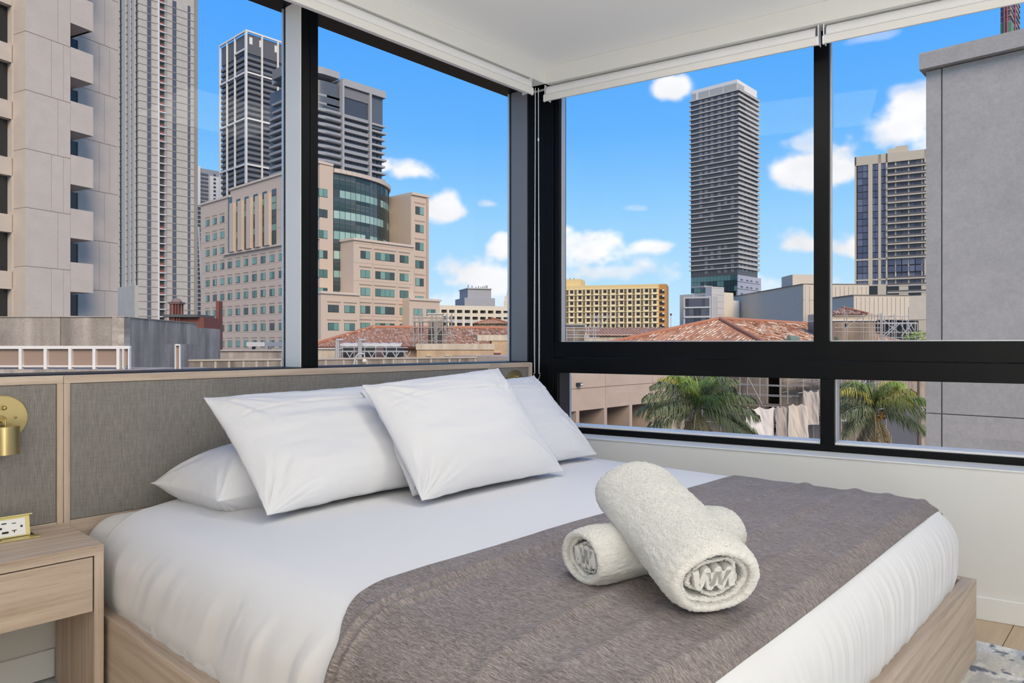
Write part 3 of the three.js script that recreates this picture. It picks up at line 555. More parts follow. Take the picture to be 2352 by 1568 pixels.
// materials
const concMap = (c, s, amp = .16) => tex(512, 512, (u, v) => { const a = fbm2(u * 8, v * 8, 4, s), f = n2(u * 256, v * 256, 256, 256, s + 1), g = n2(u * 90, v * 90, 90, 90, s + 4); return mul(c, 1 - amp / 2 + amp * (.5 * a + .3 * f + .2 * g)); }, { repeat: [1 / 5, 1 / 5] });
const stainMap = (c, d, s) => tex(1024, 512, (u, v) => { const k = n2(u * 40, v * 1.6, 40, 0, s), k2 = n2(u * 110, v * 3, 110, 0, s + 1), a = fbm2(u * 10, v * 5, 4, s + 2), f = n2(u * 400, v * 200, 400, 200, s + 3); return mul(mixc(c, d, clamp(1.25 * (.34 * k + .18 * k2 + .6 * a) - .34, 0, 1)), .93 + .12 * f); }, { repeat: [1 / 9, 1 / 4.5] });
const CM = {
  beigeA: std({ map: concMap([196, 184, 171], 61, .12), roughness: .9 }), winDark: C(34, 36, 38, .18), joint: C(128, 118, 108),
  greyB: std({ map: concMap([178, 173, 165], 63, .2), roughness: .9 }), greyB2: C(154, 151, 147), finB: C(174, 172, 168), glassB: C(84, 88, 98, .25), ledgeB: C(140, 136, 130), whiteB: C(205, 205, 205), redB: C(150, 84, 78), darkB: C(60, 60, 62),
  whiteC: C(224, 221, 214), glassC: C(58, 60, 66, .3), bandC: C(112, 114, 119), crownC: C(96, 97, 102),
  glassD: C(92, 96, 103, .25), bandD: C(150, 152, 156), pilD: C(165, 165, 166), paneD: C(72, 76, 83, .2), crownD: C(122, 123, 126),
  beigeF: C(201, 180, 160), bandF: C(186, 165, 147), copF: C(206, 190, 172), gF: [C(112, 148, 136, .25), C(84, 112, 104, .25), C(126, 160, 148, .25), C(66, 74, 71, .25)], gFd: [C(52, 66, 64, .14), C(60, 76, 73, .14), C(74, 84, 86, .14), C(44, 58, 56, .14)], gFl: [C(150, 180, 168, .2), C(164, 190, 178, .2), C(136, 168, 157, .2)], frameF: C(56, 70, 66),
  cream: C(214, 203, 182), greyP: C(190, 186, 182), grey: C(160, 160, 162), mast: C(120, 120, 122),
  yellow: C(222, 196, 138), yellowL: C(232, 215, 172), orange: C(190, 138, 78), brown: C(108, 92, 66), winI: C(58, 46, 46, .3),
  slabJ: C(204, 200, 192), glassJ: C(86, 84, 84, .3), winJ: C(128, 126, 130, .3), bandJ: C(166, 165, 162), whiteJ: C(226, 224, 219), screenJ: C(178, 176, 170), podJ: [C(66, 96, 98, .15), C(92, 128, 126, .15), C(44, 62, 68, .15)], louvJ: C(176, 178, 190),
  beigeM: C(196, 184, 162), glassM: [C(86, 90, 114, .2), C(74, 80, 104, .2), C(100, 106, 128, .2)], slabM: C(205, 196, 180), dkM: C(104, 98, 94),
  beigeL: std({ map: concMap([204, 192, 174], 71, .1), roughness: .9 }), darkL: C(44, 42, 46, .4),
  greyN: std({ map: concMap([180, 172, 162], 77, .2), roughness: .92 }), jointN: C(112, 109, 107),
  parapetDark: std({ map: stainMap([158, 147, 134], [90, 82, 74], 83), roughness: .95 }), parapet: std({ map: stainMap([190, 178, 164], [112, 103, 94], 81), roughness: .95 }), copingP: C(178, 166, 152), whiteRail: C(224, 218, 210), brownP: C(150, 128, 112),
  tan: std({ map: concMap([190, 162, 130], 85, .3), roughness: .95 }), cap: std({ map: stainMap([214, 200, 178], [176, 158, 136], 87), roughness: .95 }), stone: std({ map: stainMap([186, 168, 146], [112, 98, 86], 89), roughness: .95 }),
  steel: C(168, 160, 150, .6), steelG: C(176, 174, 172, .5), mech: C(52, 56, 60), mechR: C(112, 92, 94), tarp: C(222, 214, 202), tarp2: C(206, 194, 176), precast: std({ map: concMap([186, 166, 149], 91, .16), roughness: .9 }), precastSide: C(152, 134, 119), brick: C(126, 74, 62), ground: C(150, 142, 132), asphalt: C(110, 108, 106),
};
const pick = (r, a) => a[(r() * a.length) | 0];
struct('ground', new THREE.BoxGeometry(1600, .5, 1600), CM.asphalt, 'grey street ground far below the windows').position.set(300, GROUND - .25, -300);

// ---------------------------------------------------------------- beige concrete tower beside the room
{
  const d0 = 44, P = at(59, d0), f = new Face(P, vpDir(2000)), dz = 3.59, y0 = hgt(70, d0);
  const t = city('concrete_building', 'beige concrete building with stacked recessed balconies and deep pier', 'building', P);
  const side = new Face(P, vpDir(1176 - F * F / 824)), dep = side.s(30), s1 = f.s(162), s2 = f.s(214), s3 = f.s(272) + 6, TOP = 48;
  fbT(t, f, 'pier_core', CM.beigeA, .03, s1, GROUND, TOP, -dep, -.05);
  const sA = f.s(133), sB = f.s(118), sC = f.s(146);
  for (let k = -6; k < 8; k++) {
    const a = y0 + (k - 1) * dz, b = a + dz - .035, cuts = k & 1 ? [0, sA, s1] : [0, sB, sC, s1];
    for (let i = 0; i + 1 < cuts.length; i++) fbT(t, f, 'wall_panel', CM.beigeA, cuts[i] + .012, cuts[i + 1] - .012, a, b, -.06, 0);
    fbT(t, side, 'side_panel', CM.beigeA, .02, dep, a, b, -.06, .0);
  }
  // window bays beyond the pier
  const g = new Face(side.at(dep, 0), f.dir), pw = g.s(-420), wy = hgt(98, g.hit(14)), wp = 131 * g.hit(14) / F;
  for (let k = -6; k < 8; k++) {
    const a = wy + k * wp, h = wp * 90 / 131;
    fb(t, g, 'window', CM.winDark, pw, g.s(27), a, a + h, -.7, -.45); fb(t, g, 'window_bar', CM.frameF, g.s(4) - .05, g.s(4) + .05, a, a + h, -.45, -.4);
    fbT(t, g, 'spandrel', CM.beigeA, pw, 0, a + h, a + wp, -.8, 0);
  }
  fbT(t, g, 'bay_pier', CM.beigeA, g.s(27), 0, GROUND, TOP, -.8, .0);
  // balconies and the wall behind them
  const bd = 2.3, ys = k => f.y(162, 52) - 123.5 * f.hit(162) / F * k;
  const bw = new Face(f.at(0, 0, -bd), f.dir), b1 = bw.s(214), b2 = bw.s(271), b3 = b2;
  fbT(t, bw, 'recess_core', CM.beigeA, s1, b3, GROUND, TOP, -1.2, -.05);
  for (let k = -3; k < 9; k++) {
    const y = ys(k), pt = f.y(162, 108) - f.y(162, 176);
    fbT(t, f, 'balcony_front', CM.beigeA, s1 + .01, s2, y, y + pt, -.22, 0); fbT(t, f, 'balcony_floor', CM.beigeA, s1 + .01, s2 - .05, y, y + .22, -bd, -.22); fbT(t, f, 'balcony_side', CM.beigeA, s2 - .2, s2, y, y + pt, -bd, -.22);
    fb(t, bw, 'window', CM.winDark, s1 + .1, bw.s(177), y + pt + .05, y + pt + 1.55, -.05, .03); fb(t, bw, 'window_bar', CM.frameF, bw.s(177) - .05, bw.s(177) + .03, y + pt + .05, y + pt + 1.55, -.05, .05);
    const cuts = k & 1 ? [s2, bw.s(228), bw.s(252), b3] : [s2, bw.s(240), b3];
    for (let i = 0; i + 1 < cuts.length; i++) fbT(t, bw, 'wall_panel', CM.beigeA, cuts[i] + .015, cuts[i + 1] - .015, y + .4, y + .4 + 123.5 * f.hit(162) / F - .04, -.06, 0);
  }
}
// ---------------------------------------------------------------- tall grey concrete tower
{
  const d0 = 300, P = at(318, d0), fr = new Face(P, AX), fl = new Face(P, AZ), W = fr.s(453), L = 46, TOP = 178, fh = 17.1 * d0 / F;
  const t = city('grey_tower', 'very tall grey concrete tower with dark window strips and red balcony column', 'building', P);
  fbT(t, fr, 'wall', CM.greyB, 0, W, GROUND, TOP, -L, 0);
  const strips = [[338, 347], [396, 405], [431, 437]], b0 = fr.s(360), b1 = fr.s(380), c0 = fr.s(364), c1 = fr.s(376);
  fb(t, fr, 'edge_pier', CM.ledgeB, fr.s(446), W, GROUND, TOP, 0, .5);
  fb(t, fr, 'balcony_surround', CM.whiteB, b0, b0 + .8, GROUND + 20, TOP, 0, 1.0); fb(t, fr, 'balcony_surround', CM.greyB2, b1 - .6, b1, GROUND + 20, TOP, 0, .8);
  const r = rng(3);
  for (let k = 0; k < 50; k++) {
    const y = GROUND + 18 + k * fh;
    fb(t, fr, 'floor_ledge', CM.ledgeB, 0, W, y, y + .22, 0, .14);
    for (const [a, b] of strips) fb(t, fr, 'window', CM.glassB, fr.s(a), fr.s(b), y + .4, y + fh - .02, 0, .1);
    fb(t, fr, 'balcony_door', CM.darkB, c0, c1, y + .3, y + fh - .35, 0, .12); fb(t, fr, 'balcony_slab', CM.whiteB, b0, b1, y - .1, y + .3, 0, 1.1);
    if (k > 30 || (k > 8 && k < 16) || r() < .15) fb(t, fr, 'balcony_rail', CM.redB, c0, c1, y + .3, y + 1.2, .3, .4);
  }
  for (const [a, b, m] of [[276, 279, CM.darkB], [284, 291, CM.finB], [293, 295.5, CM.darkB], [297, 302, CM.finB], [303, 305.5, CM.darkB], [307, 312, CM.finB], [313, 315.5, CM.darkB], [268, 275, CM.finB]]) fb(t, fl, m === CM.darkB ? 'window_strip' : 'fin', m, fl.s(a), fl.s(b), GROUND + 34, TOP, 0, m === CM.darkB ? .1 : .7);
  for (let k = 5; k < 50; k++) { const y = GROUND + 18 + k * fh; fb(t, fl, 'floor_ledge', CM.ledgeB, 0, fl.s(264), y, y + .22, 0, .25); }
  fb(t, fl, 'low_podium', CM.greyB, -.02, fl.s(262), GROUND, hgt(655, d0), 0, 1.5);
}
// ---------------------------------------------------------------- dark tower in a white frame
{
  const d0 = 427, P = at(565, d0), fr = new Face(P, AX), fl = new Face(P, AZ), W = fr.s(715), L = fl.s(503), TOP = hgt(68, d0), fh = 12.85 * d0 / F, yv = v => hgt(v, d0);
  const t = city('framed_tower', 'dark tower held in a white grid frame', 'building', P);
  fb(t, fr, 'core', CM.glassC, 1.6, W - 1.6, GROUND, yv(118), -L + 1.6, -1.6);
  fb(t, fr, 'crown_screen', CM.crownC, 1.2, W - 1.2, yv(118), TOP - 1.4, -L + 1.2, -1.2);
  for (let k = 0; k < 46; k++) { const y = yv(118) - (k + 1) * fh; if (y < 0) break; fb(t, fr, 'balcony_band', CM.bandC, .8, W - .8, y, y + 1.25, -L + .8, -.7); fb(t, fr, 'floor_slab', CM.crownC, .8, W - .8, y - .5, y - .15, -L + .8, -.8); }
  for (const u of [602.5, 639, 676]) fb(t, fr, 'frame_column', CM.whiteC, fr.s(u) - .45, fr.s(u) + .45, GROUND, TOP, -.9, 0);
  fb(t, fr, 'frame_column', CM.whiteC, 0, .9, GROUND, TOP, -.9, 0); fb(t, fr, 'frame_column', CM.whiteC, W - .9, W, GROUND, TOP, -.9, 0);
  for (const u of [503.8, 520, 538, 562.5]) fb(t, fl, 'frame_column', CM.whiteC, fl.s(u) - .45, fl.s(u) + .45, GROUND, TOP, -.9, 0);
  for (const v of [71, 166, 272, 378, 484, 590]) { fb(t, fr, 'frame_beam', CM.whiteC, 0, W, yv(v), yv(v) + 1, -.9, .05); fb(t, fl, 'frame_beam', CM.whiteC, 0, L, yv(v), yv(v) + 1, -.9, .05); }
  fb(t, fl, 'frame_beam', CM.whiteC, 0, fl.s(538), yv(112), yv(112) + 1, -.9, .05);
  for (const u of [575, 598, 633]) fb(t, fr, 'screen_opening', CM.whiteC, fr.s(u), fr.s(u + 7), yv(96), yv(80), -1.2, -1.1);
}
// ---------------------------------------------------------------- grey tower with curved balconies
{
  const d0 = 330, u0 = 782, P = at(u0, d0), fr = new Face(P, AX), W = fr.s(849), TOP = hgt(182, d0), fh = 16.2 * d0 / F, R0 = fr.s(700), L = 34, t = city('curved_tower', 'grey apartment tower with rounded balconies and tall crown', 'building', P);
  const yv = (v, u = u0) => fr.y(u, v);
  const round = (x0, x1, dep, rad, y0, h, name, mat) => {        // a floor plate with a rounded corner
    const s = new THREE.Shape(); s.moveTo(x1, 0); s.lineTo(x1, dep); s.lineTo(x0, dep); s.lineTo(x0, rad); s.absarc(x0 + rad, rad, rad, Math.PI, Math.PI * 1.5, false); s.lineTo(x1, 0);
    const g = new THREE.ExtrudeGeometry(s, { depth: h, bevelEnabled: false, curveSegments: 10 }).rotateX(-Math.PI / 2); const m = part(t, name, g, mat); m.position.set(0, y0 - GROUND, 0); return m;
  };
  round(R0 + 2.2, W, L, 9, GROUND, TOP - GROUND - 3, 'core', CM.glassD);
  for (let k = 0; k < 38; k++) {
    const y = yv(268) - k * fh; if (y < 2) break;
    round(R0, fr.s(778), L - 1, 11, y, 1.15, 'balcony', CM.bandD).position.z += 2.2; fb(t, fr, 'balcony', CM.bandD, 0.9, fr.s(841), y, y + 1.15, 0, 1.8); fb(t, fr, 'floor_slab', CM.pilD, fr.s(847), fr.s(k % 2 ? 884 : 881), y, y + .9, -16, 1.4);
    fb(t, fr, 'floor_slab', CM.pilD, R0 + 4, W, y - .3, y - .02, 0, 1.9);
    for (const [a, b] of [[742, 757], [759, 776], [790, 802], [804, 816], [820, 838], [850, 866], [868, 878]]) fb(t, fr, 'window', CM.paneD, fr.s(a), fr.s(b), y + 1.2, y + fh - .4, a > 846 ? -16 : 0, a > 846 ? -.4 : .2);
  }
  fb(t, fr, 'pilaster', CM.pilD, fr.s(780), fr.s(784.5), GROUND, TOP - 1, 0, 2.3); fb(t, fr, 'pilaster', CM.pilD, fr.s(843), fr.s(847.5), GROUND, TOP - 1, 0, 2.3);
  fb(t, fr, 'top_panel', CM.crownD, fr.s(785), fr.s(843), yv(222), yv(199), 0, 1.2); fb(t, fr, 'top_window', CM.paneD, fr.s(785), fr.s(843), yv(262), yv(222), 0, .8);
  fb(t, fr, 'roof_parapet', CM.pilD, 0, fr.s(880), TOP - 3.2, TOP, -18, 2.2);
  fb(t, fr, 'top_window', CM.glassD, fr.s(850), fr.s(877), yv(275), TOP - 3.2, -16, .6);
  round(R0 + 1, fr.s(780), L - 4, 10, yv(182), 3, 'roof_band', CM.pilD); round(R0 + 1, fr.s(780), L - 4, 10, yv(232), 1, 'balcony', CM.bandD); round(R0 + 1, fr.s(780), L - 4, 10, yv(250), .8, 'balcony', CM.bandD);
  fb(t, fr, 'crown', CM.crownD, fr.s(690), fr.s(797), TOP, yv(160), -24, -8); fb(t, fr, 'plant_box', CM.pilD, fr.s(797), fr.s(808), TOP, yv(178), -14, -6);
}
// ---------------------------------------------------------------- pale tower far off and glass tower beside it
{
  const d0 = 520, P = at(456, d0), f = new Face(P, AX), t = city('distant_tower', 'distant grey glass tower with white balconies', 'building', P), w = f.s(512);
  fb(t, f, 'body', CM.bandD, -2, w, GROUND, hgt(385, d0), -30, 0); fb(t, f, 'white_wing', CM.whiteC, f.s(479), w, GROUND, hgt(401, d0), 0, 3);
  for (let k = 0; k < 16; k++) { const y = hgt(396 + k * 9.2, d0); fb(t, f, 'window', CM.glassD, f.s(457), f.s(478), y - 1.4, y, 0, .4); fb(t, f, 'window', CM.glassC, f.s(486), f.s(491), y - 1.4, y, 3, 3.3); }
  fb(t, f, 'edge_fin', CM.whiteC, -1, .5, GROUND, hgt(382, d0), 0, 2);
  const P2 = at(448, 420), g = new Face(P2, AX), t2 = city('glass_tower', 'slender dark glass tower with thin white floor lines behind the beige building', 'building', P2);
  fb(t2, g, 'body', CM.glassB, 0, g.s(466), GROUND, hgt(470, 420), -20, 0); for (let k = 0; k < 26; k++) { const y = hgt(474 + 10 * k, 420); fb(t2, g, 'floor_line', CM.whiteC, 0, g.s(466), y, y + .5, 0, .4); }
  part(t2, 'edge_rib', tube(g.at(g.s(455), hgt(520, 420), .6).sub(t2.position), g.at(g.s(463), hgt(690, 420), .6).sub(t2.position), .6, 6), CM.whiteC);
}
// ---------------------------------------------------------------- beige building with green windows
{
  const P = V(85, 0, -130.3), fr = new Face(P, AX), fl = new Face(P, AZ), t = city('green_window_building', 'beige office building with green windows and curved glass front', 'building', P), r = rng(8);
  const yl = v => fl.y(580, v), yr = (v, u = 850) => fr.y(u, v);
  const L = fl.s(461), cut = fl.s(529), T1 = fl.y(490, 464), T2 = fl.y(570, 425);
  const wd = fr.s(765), bk = 20; fb(t, fl, 'wall', CM.beigeF, 0, bk, GROUND, T2, -wd, 0); fb(t, fl, 'wall', CM.beigeF, bk, L, GROUND, T1, -30, 0); fb(t, fl, 'wall', CM.beigeF, bk, cut, T1, T2, -30, .0);
  fb(t, fl, 'coping', CM.copF, cut, L + .2, T1, T1 + .5, -30, .3); fb(t, fl, 'coping', CM.copF, -.2, bk, T2, T2 + .5, -wd, .3); fb(t, fl, 'coping', CM.copF, bk, cut + .2, T2, T2 + .5, -30, .3);
  const win = (f, a, b, y0, y1, name = 'window') => { const wf = fb(t, f, 'window_frame', CM.frameF, f.s(a) , f.s(b), y0, y1, 0, .06); const n = Math.max(2, Math.round(Math.abs(f.s(b) - f.s(a)) / 1.25)), s0 = Math.min(f.s(a), f.s(b)), s1 = Math.max(f.s(a), f.s(b)); for (let i = 0; i < n; i++) nest(wf, fb(t, f, 'window_pane', pick(r, CM.gF), lerp(s0, s1, i / n) + .05, lerp(s0, s1, (i + 1) / n) - .05, y0 + .06, y1 - .06, .02, .1)); };
  // left wing: a regular grid
  const rowV = [781, 743.5, 707, 672, 633, 596.5, 558.5, 520, 481.5], pitch = (fl.s(477) - fl.s(625)) / 8;     // rows at u = 585, columns evenly spaced
  for (let k = 0; k < 9; k++) { const y = fl.y(585, [792, 753, 716, 679, 640, 602, 570, 530, 492][k]) , yy = fl.y(600, 797) + k * 3.93; const h = 1.62;
    for (let c = -1; c < 9; c++) {
      const s = fl.s(625) + c * pitch, hid = k >= 6 && c >= 0 && s < cut + 4; if (hid || (k >= 6 && c < 0)) continue;
      const w = 2.15, wf = fb(t, fl, 'window_frame', CM.frameF, s - w / 2, s + w / 2, yy, yy + h, 0, .05);
      for (const q of [-1, 1]) nest(wf, fb(t, fl, 'window_pane', pick(r, CM.gF), s + q * w / 4 - w / 4 + .07, s + q * w / 4 + w / 4 - .07, yy + .07, yy + h - .07, .02, .09));
      fb(t, fl, 'lintel', CM.bandF, s - w * .62, s + w * .62, yy + h + .62, yy + h + .78, 0, .1);
    }
    fb(t, fl, 'string_course', CM.bandF, 0, L, yy - .32, yy - .26, 0, .03);
  }
  // tall window bays
  const bot = fl.y(640, 560), topb = fl.y(640, 431);
  fb(t, fl, 'bay_ledge', CM.copF, 0, fl.s(516), bot - .5, bot - .1, 0, .5);
  for (const u of [528.5, 547.5, 566.5, 587, 608, 629.5]) { const s = fl.s(u), w = 2.0, tp = u < 535 ? T1 : topb; const tw = fb(t, fl, 'tall_window', CM.gFd[3], s - w / 2, s + w / 2, bot, tp, 0, .04); for (let k = 0; k < 8; k++) { const a = lerp(bot, tp, k / 8), b = lerp(bot, tp, (k + 1) / 8); nest(tw, fb(t, fl, 'window_pane', k % 3 === 2 || k === 6 ? pick(r, CM.gF) : pick(r, CM.gFd), s - w / 2 + .1, s + w / 2 - .1, a + .08, b - .08, .04, .1)); } }
  for (const u of [538, 557, 577, 597.5, 619]) fb(t, fl, 'pilaster', CM.beigeF, fl.s(u) - 1, fl.s(u) + 1, bot, T2 - 3.5, 0, .8);
  // right wing
  const T3 = fr.y(750, 405), xe = fr.s(983), x0 = 0;
  
  const T4 = fr.y(965, 451); fb(t, fr, 'wall', CM.beigeF, fr.s(944), xe, GROUND, T4, -22, 0); fb(t, fr, 'coping', CM.copF, fr.s(944), xe + .3, T4, T4 + .6, -22, .4); fb(t, fr, 'corner_pier', CM.bandF, fr.s(979), xe, GROUND, T4, 0, .3);
  fb(t, fr, 'wall', CM.beigeF, fr.s(765), fr.s(948), GROUND, fr.y(850, 420), -24, -16);
  for (const v of [443, 490, 538, 584, 628, 670]) win(fr, 722, 752, fr.y(745, v + 9.5), fr.y(745, v - 9));
  for (let k = 0; k < 6; k++) { const v = 484 + 41 * k; win(fr, 954, 973, fr.y(963, v + 9), fr.y(963, v - 9)); fb(t, fr, 'lintel', CM.bandF, fr.s(952), fr.s(976), fr.y(963, v - 17), fr.y(963, v - 19.5), 0, .12); }
  // curved glass front
  let q = fr.at(fr.s(766), 0, 0), ang = 0; const rimT = fr.y(790, 392), rimB = fr.y(790, 401), n = 17, rows = [];
  const lightV = [[439, 455.5], [486.5, 504], [533, 551], [578, 596], [623, 638], [668, 682]]; let last = rimB; const Y = v => fr.y(790, v);
  for (const [a, b] of lightV) { rows.push([last, Y(a), 0]); rows.push([Y(a), Y(b), 1]); last = Y(b); } rows.push([last, GROUND, 0]);
  const bow = part(t, 'curtain_wall', new THREE.BoxGeometry(.01, .01, .01), CM.frameF); bow.position.copy(q).sub(t.position).setY(10);
  const glassPart = (f, name, m, s0, s1, y0, y1, w0, w1) => fb(t, f, name, m, s0, s1, y0, y1, w0, w1);
  for (let i = 0; i < n; i++) {
    ang = i < 1 ? -.12 : Math.pow(Math.max(0, i - 1) / (n - 2), 1.5) * 1.02; const dir = V(Math.cos(ang), 0, -Math.sin(ang)), w = 1.42, f = new Face(q, dir);
    for (const [y1, y0, li] of rows) {
      if (i > 4 && y1 < fr.y(850, 575)) continue;
      if (y0 <= GROUND) { glassPart(f, 'spandrel_glass', CM.gFd[0], 0, w, y0, y1, -.1, 0); continue; }
      if (li) glassPart(f, 'window', r() < .12 ? CM.gF[3] : pick(r, CM.gFl), .06, w - .06, y0, y1, -.1, .02);
      else { const h = (y1 - y0) / 3; for (let k = 0; k < 3; k++) glassPart(f, 'spandrel_glass', CM.gFd[(i < 7 ? (k + i * 0 + (i > 3)) : i < 9 ? 2 : i < 12 ? 3 : (i % 3)) % 4], .012, w - .012, y0 + k * h + .03, y0 + (k + 1) * h - .03, -.1, 0); }
    }
    fb(t, f, 'mullion', CM.frameF, -.03, .03, GROUND, rimB, -.12, .05); fb(t, f, 'rim_panel', CM.copF, .02, w - .02, rimB, rimT, -.4, .55);
    q = f.at(w, 0);
  }
  const pen = fr.y(830, 381); fb(t, fr, 'penthouse', CM.copF, fr.s(786), fr.s(868), rimT - 1, pen, -16, -8);
  for (const [a, b, v] of [[797, 822, 371], [829, 849, 377]]) { const c = part(t, 'cooling_tower', new THREE.CylinderGeometry((fr.s(b) - fr.s(a)) / 2, (fr.s(b) - fr.s(a)) / 2, 2.6, 20), CM.greyP); c.position.copy(fr.at((fr.s(a) + fr.s(b)) / 2, fr.y(820, v + 8), -12)).sub(t.position); }
  // stepped blocks in front
  const f2 = new Face(fr.at(0, 0, 5), AX), b0 = f2.s(812), b1 = f2.s(950), Tb = f2.y(820, 552); fb(t, f2, 'wall', CM.beigeF, b0, b1, GROUND, Tb, -5, 0); fb(t, f2, 'coping', CM.copF, b0 - .25, b1 + .25, Tb, Tb + .5, -5, .3);
  const rv = [589, 632, 672, 712.5, 751];
  rv.forEach((v, k) => { for (const [a, b] of [[828, 850], [862, 906], [918, 938]]) { win(f2, a, b, f2.y(870, v + 8.5), f2.y(870, v - 9)); fb(t, f2, 'lintel', CM.bandF, f2.s(a - 3), f2.s(b + 3), f2.y(870, v - 16), f2.y(870, v - 18.5), 0, .15); } fb(t, f2, 'string_course', CM.bandF, b0, b1, f2.y(870, v - 25) - .06, f2.y(870, v - 25), 0, .04); });
  for (const u of [856, 912]) fb(t, f2, 'string_course', CM.bandF, f2.s(u) - .05, f2.s(u) + .05, GROUND, Tb, 0, .04);
  const f3 = new Face(fr.at(0, 0, 7.5), AX), c0 = f3.s(737), c1 = f3.s(1010), Tc = f3.y(760, 675); fb(t, f3, 'wall', CM.beigeF, c0, f3.s(826), GROUND, Tc, -7.5, 0); fb(t, f3, 'coping', CM.copF, c0 - .2, f3.s(826), Tc, Tc + .5, -7.5, .3);
  const Td = f3.y(980, 691); fb(t, f3, 'wall', CM.beigeF, f3.s(940), c1, GROUND, Td, -7.5, 0); fb(t, f3, 'coping', CM.copF, f3.s(940), c1 + .3, Td, Td + .5, -7.5, .3);
  for (const [v, w] of [[709, 717], [750, 757]]) { for (const [a, b] of [[753, 778], [791, 815]]) { win(f3, a, b, f3.y(780, v + 8.5), f3.y(780, v - 8.5)); fb(t, f3, 'lintel', CM.bandF, f3.s(a - 2), f3.s(b + 4), f3.y(780, v - 15), f3.y(780, v - 17.5), 0, .15); } for (const [a, b] of [[950, 970], [980, 1000]]) win(f3, a, b, f3.y(975, w + 7.5), f3.y(975, w - 7.5)); }
}
// ---------------------------------------------------------------- parking structure, rooftop block, church spire
{
  const d0 = 200, P = at(985, d0), f = new Face(P, vpDir(5200)), t = city('parking_structure', 'cream parking structure with rows of dark openings', 'building', P), e = f.s(1200);
  const Y = v => f.y(1080, v); fb(t, f, 'wall', CM.cream, 0, e, GROUND, Y(712), -20, -16); for (let k = 0; k < 5; k++) fb(t, f, 'parking_deck', CM.greyP, 0, e, Y(719 + k * 14.5) - .9, Y(719 + k * 14.5) - .5, -16, -1.2); fb(t, f, 'parapet', CM.cream, 0, e, Y(712), Y(702), -20, 0);
  for (let k = 0; k < 5; k++) fb(t, f, 'spandrel', k ? CM.greyP : CM.cream, 0, e, Y(719 + k * 14.5) - 1.0, Y(719 + k * 14.5), -1.2, 0);
  for (let u = 991; u < 1200; u += 17.8) fb(t, f, 'column', CM.cream, f.s(u), f.s(u + 5.2), GROUND, Y(711), -1.2, .06);
  for (let k = 0; k < 4; k++) for (let u = 999; u < 1190; u += 17.8) fb(t, f, 'parked_car', (u | 0) % 3 ? CM.darkB : CM.whiteB, f.s(u + 1), f.s(u + 7), Y(713 + 14.5 * k + 4), Y(713 + 14.5 * k + 2), -1.1, -.4);
  const d1 = 270, P1 = at(1067, d1), g = new Face(P1, vpDir(6000)), t1 = city('rooftop_block', 'grey windowless block carrying phone antennas', 'building', P1);
  fb(t1, g, 'lower_block', CM.grey, 0, g.s(1137), GROUND, g.y(1100, 684), -14, 0); fb(t1, g, 'upper_block', CM.grey, g.s(1076), g.s(1130), g.y(1100, 684), g.y(1100, 663), -13, -1); fb(t1, g, 'roof_slab', CM.greyP, g.s(1075), g.s(1131), g.y(1100, 663), g.y(1100, 661), -14, -.5);
  for (const [u, v] of [[1080, 653], [1089, 655], [1098, 657], [1104, 655], [1109, 657], [1113, 656], [1117, 655], [1121, 654], [1124, 653]]) fb(t1, g, 'antenna', CM.mast, g.s(u) - .12, g.s(u) + .12, g.y(1100, 662), g.y(1100, v), -3, -2.7);
  const d2 = 300, P2 = at(1163, d2), h = new Face(P2, SIDE), t2 = city('church_spire', 'small ornate cream spire behind the window frame', 'spire', P2);
  fb(t2, h, 'base', CM.cream, h.s(1157), h.s(1172), GROUND, h.y(1163, 690), -3, 0); fb(t2, h, 'belfry', CM.cream, h.s(1159), h.s(1167), h.y(1163, 690), h.y(1163, 680), -2.5, -.5); const k = part(t2, 'steeple', new THREE.ConeGeometry(.7, 4.8, 8), CM.cream); k.position.copy(h.at(h.s(1166), h.y(1163, 672), -1.5)).sub(t2.position);
}
// ---------------------------------------------------------------- yellow building
{
  const d0 = 260, P = at(1513, d0), f = new Face(P, vpDir(-4900)), t = city('yellow_building', 'yellow slab building with small square windows and brown panels', 'building', P), Y = v => f.y(1513, v), e = f.s(1240);
  fb(t, f, 'wall', CM.yellow, 0, e, GROUND, Y(652), -16, 0); const r = rng(2);
  for (let k = 0; k < 9; k++) { const y = Y(675) - k * 13.35 * d0 / F; fb(t, f, 'floor_line', CM.yellowL, 0, e, y + 2.05, y + 2.25, 0, .25);
    for (let c = 0; c < 13; c++) { const u = 1504.5 - c * 19.1, s = f.s(u), p = 19.1 * d0 / F; fb(t, f, 'wall_panel', CM.yellowL, s - .85, s + 1.25, y - .3, y + 1.95, 0, .12); fb(t, f, 'window', CM.winI, s - .55, s + .62, y + .72, y + 1.9, .12, .2); fb(t, f, 'brown_panel', CM.brown, s + 1.25, s + 2.1, y - .2, y + 1.95, 0, .08); } }
  fb(t, f, 'penthouse', CM.yellow, f.s(1332), f.s(1240), Y(652), Y(635), -12, -2); for (const u of [1304, 1313]) fb(t, f, 'vent_pipe', CM.darkB, f.s(u), f.s(u) - .3, Y(635), Y(632), -4, -3.7);
  const g = new Face(P, vpDir(1513 + 8000)); const g2 = new Face(P, f.n.clone().negate()), sd = new Face(P, f.dir.clone().negate());
  fb(t, sd, 'stair_wall', CM.orange, 0, sd.s(1531), GROUND, Y(652), -14, -.6); for (let k = 0; k < 8; k++) { const y = Y(676) - k * 13.35 * d0 / F; fb(t, sd, 'window', CM.winI, .25, sd.s(1526), y + .5, y + 1.8, -.6, -.45); fb(t, sd, 'window_sill', CM.whiteC, sd.s(1521), sd.s(1526), y + 1.3, y + 1.8, -.45, -.3); }
}
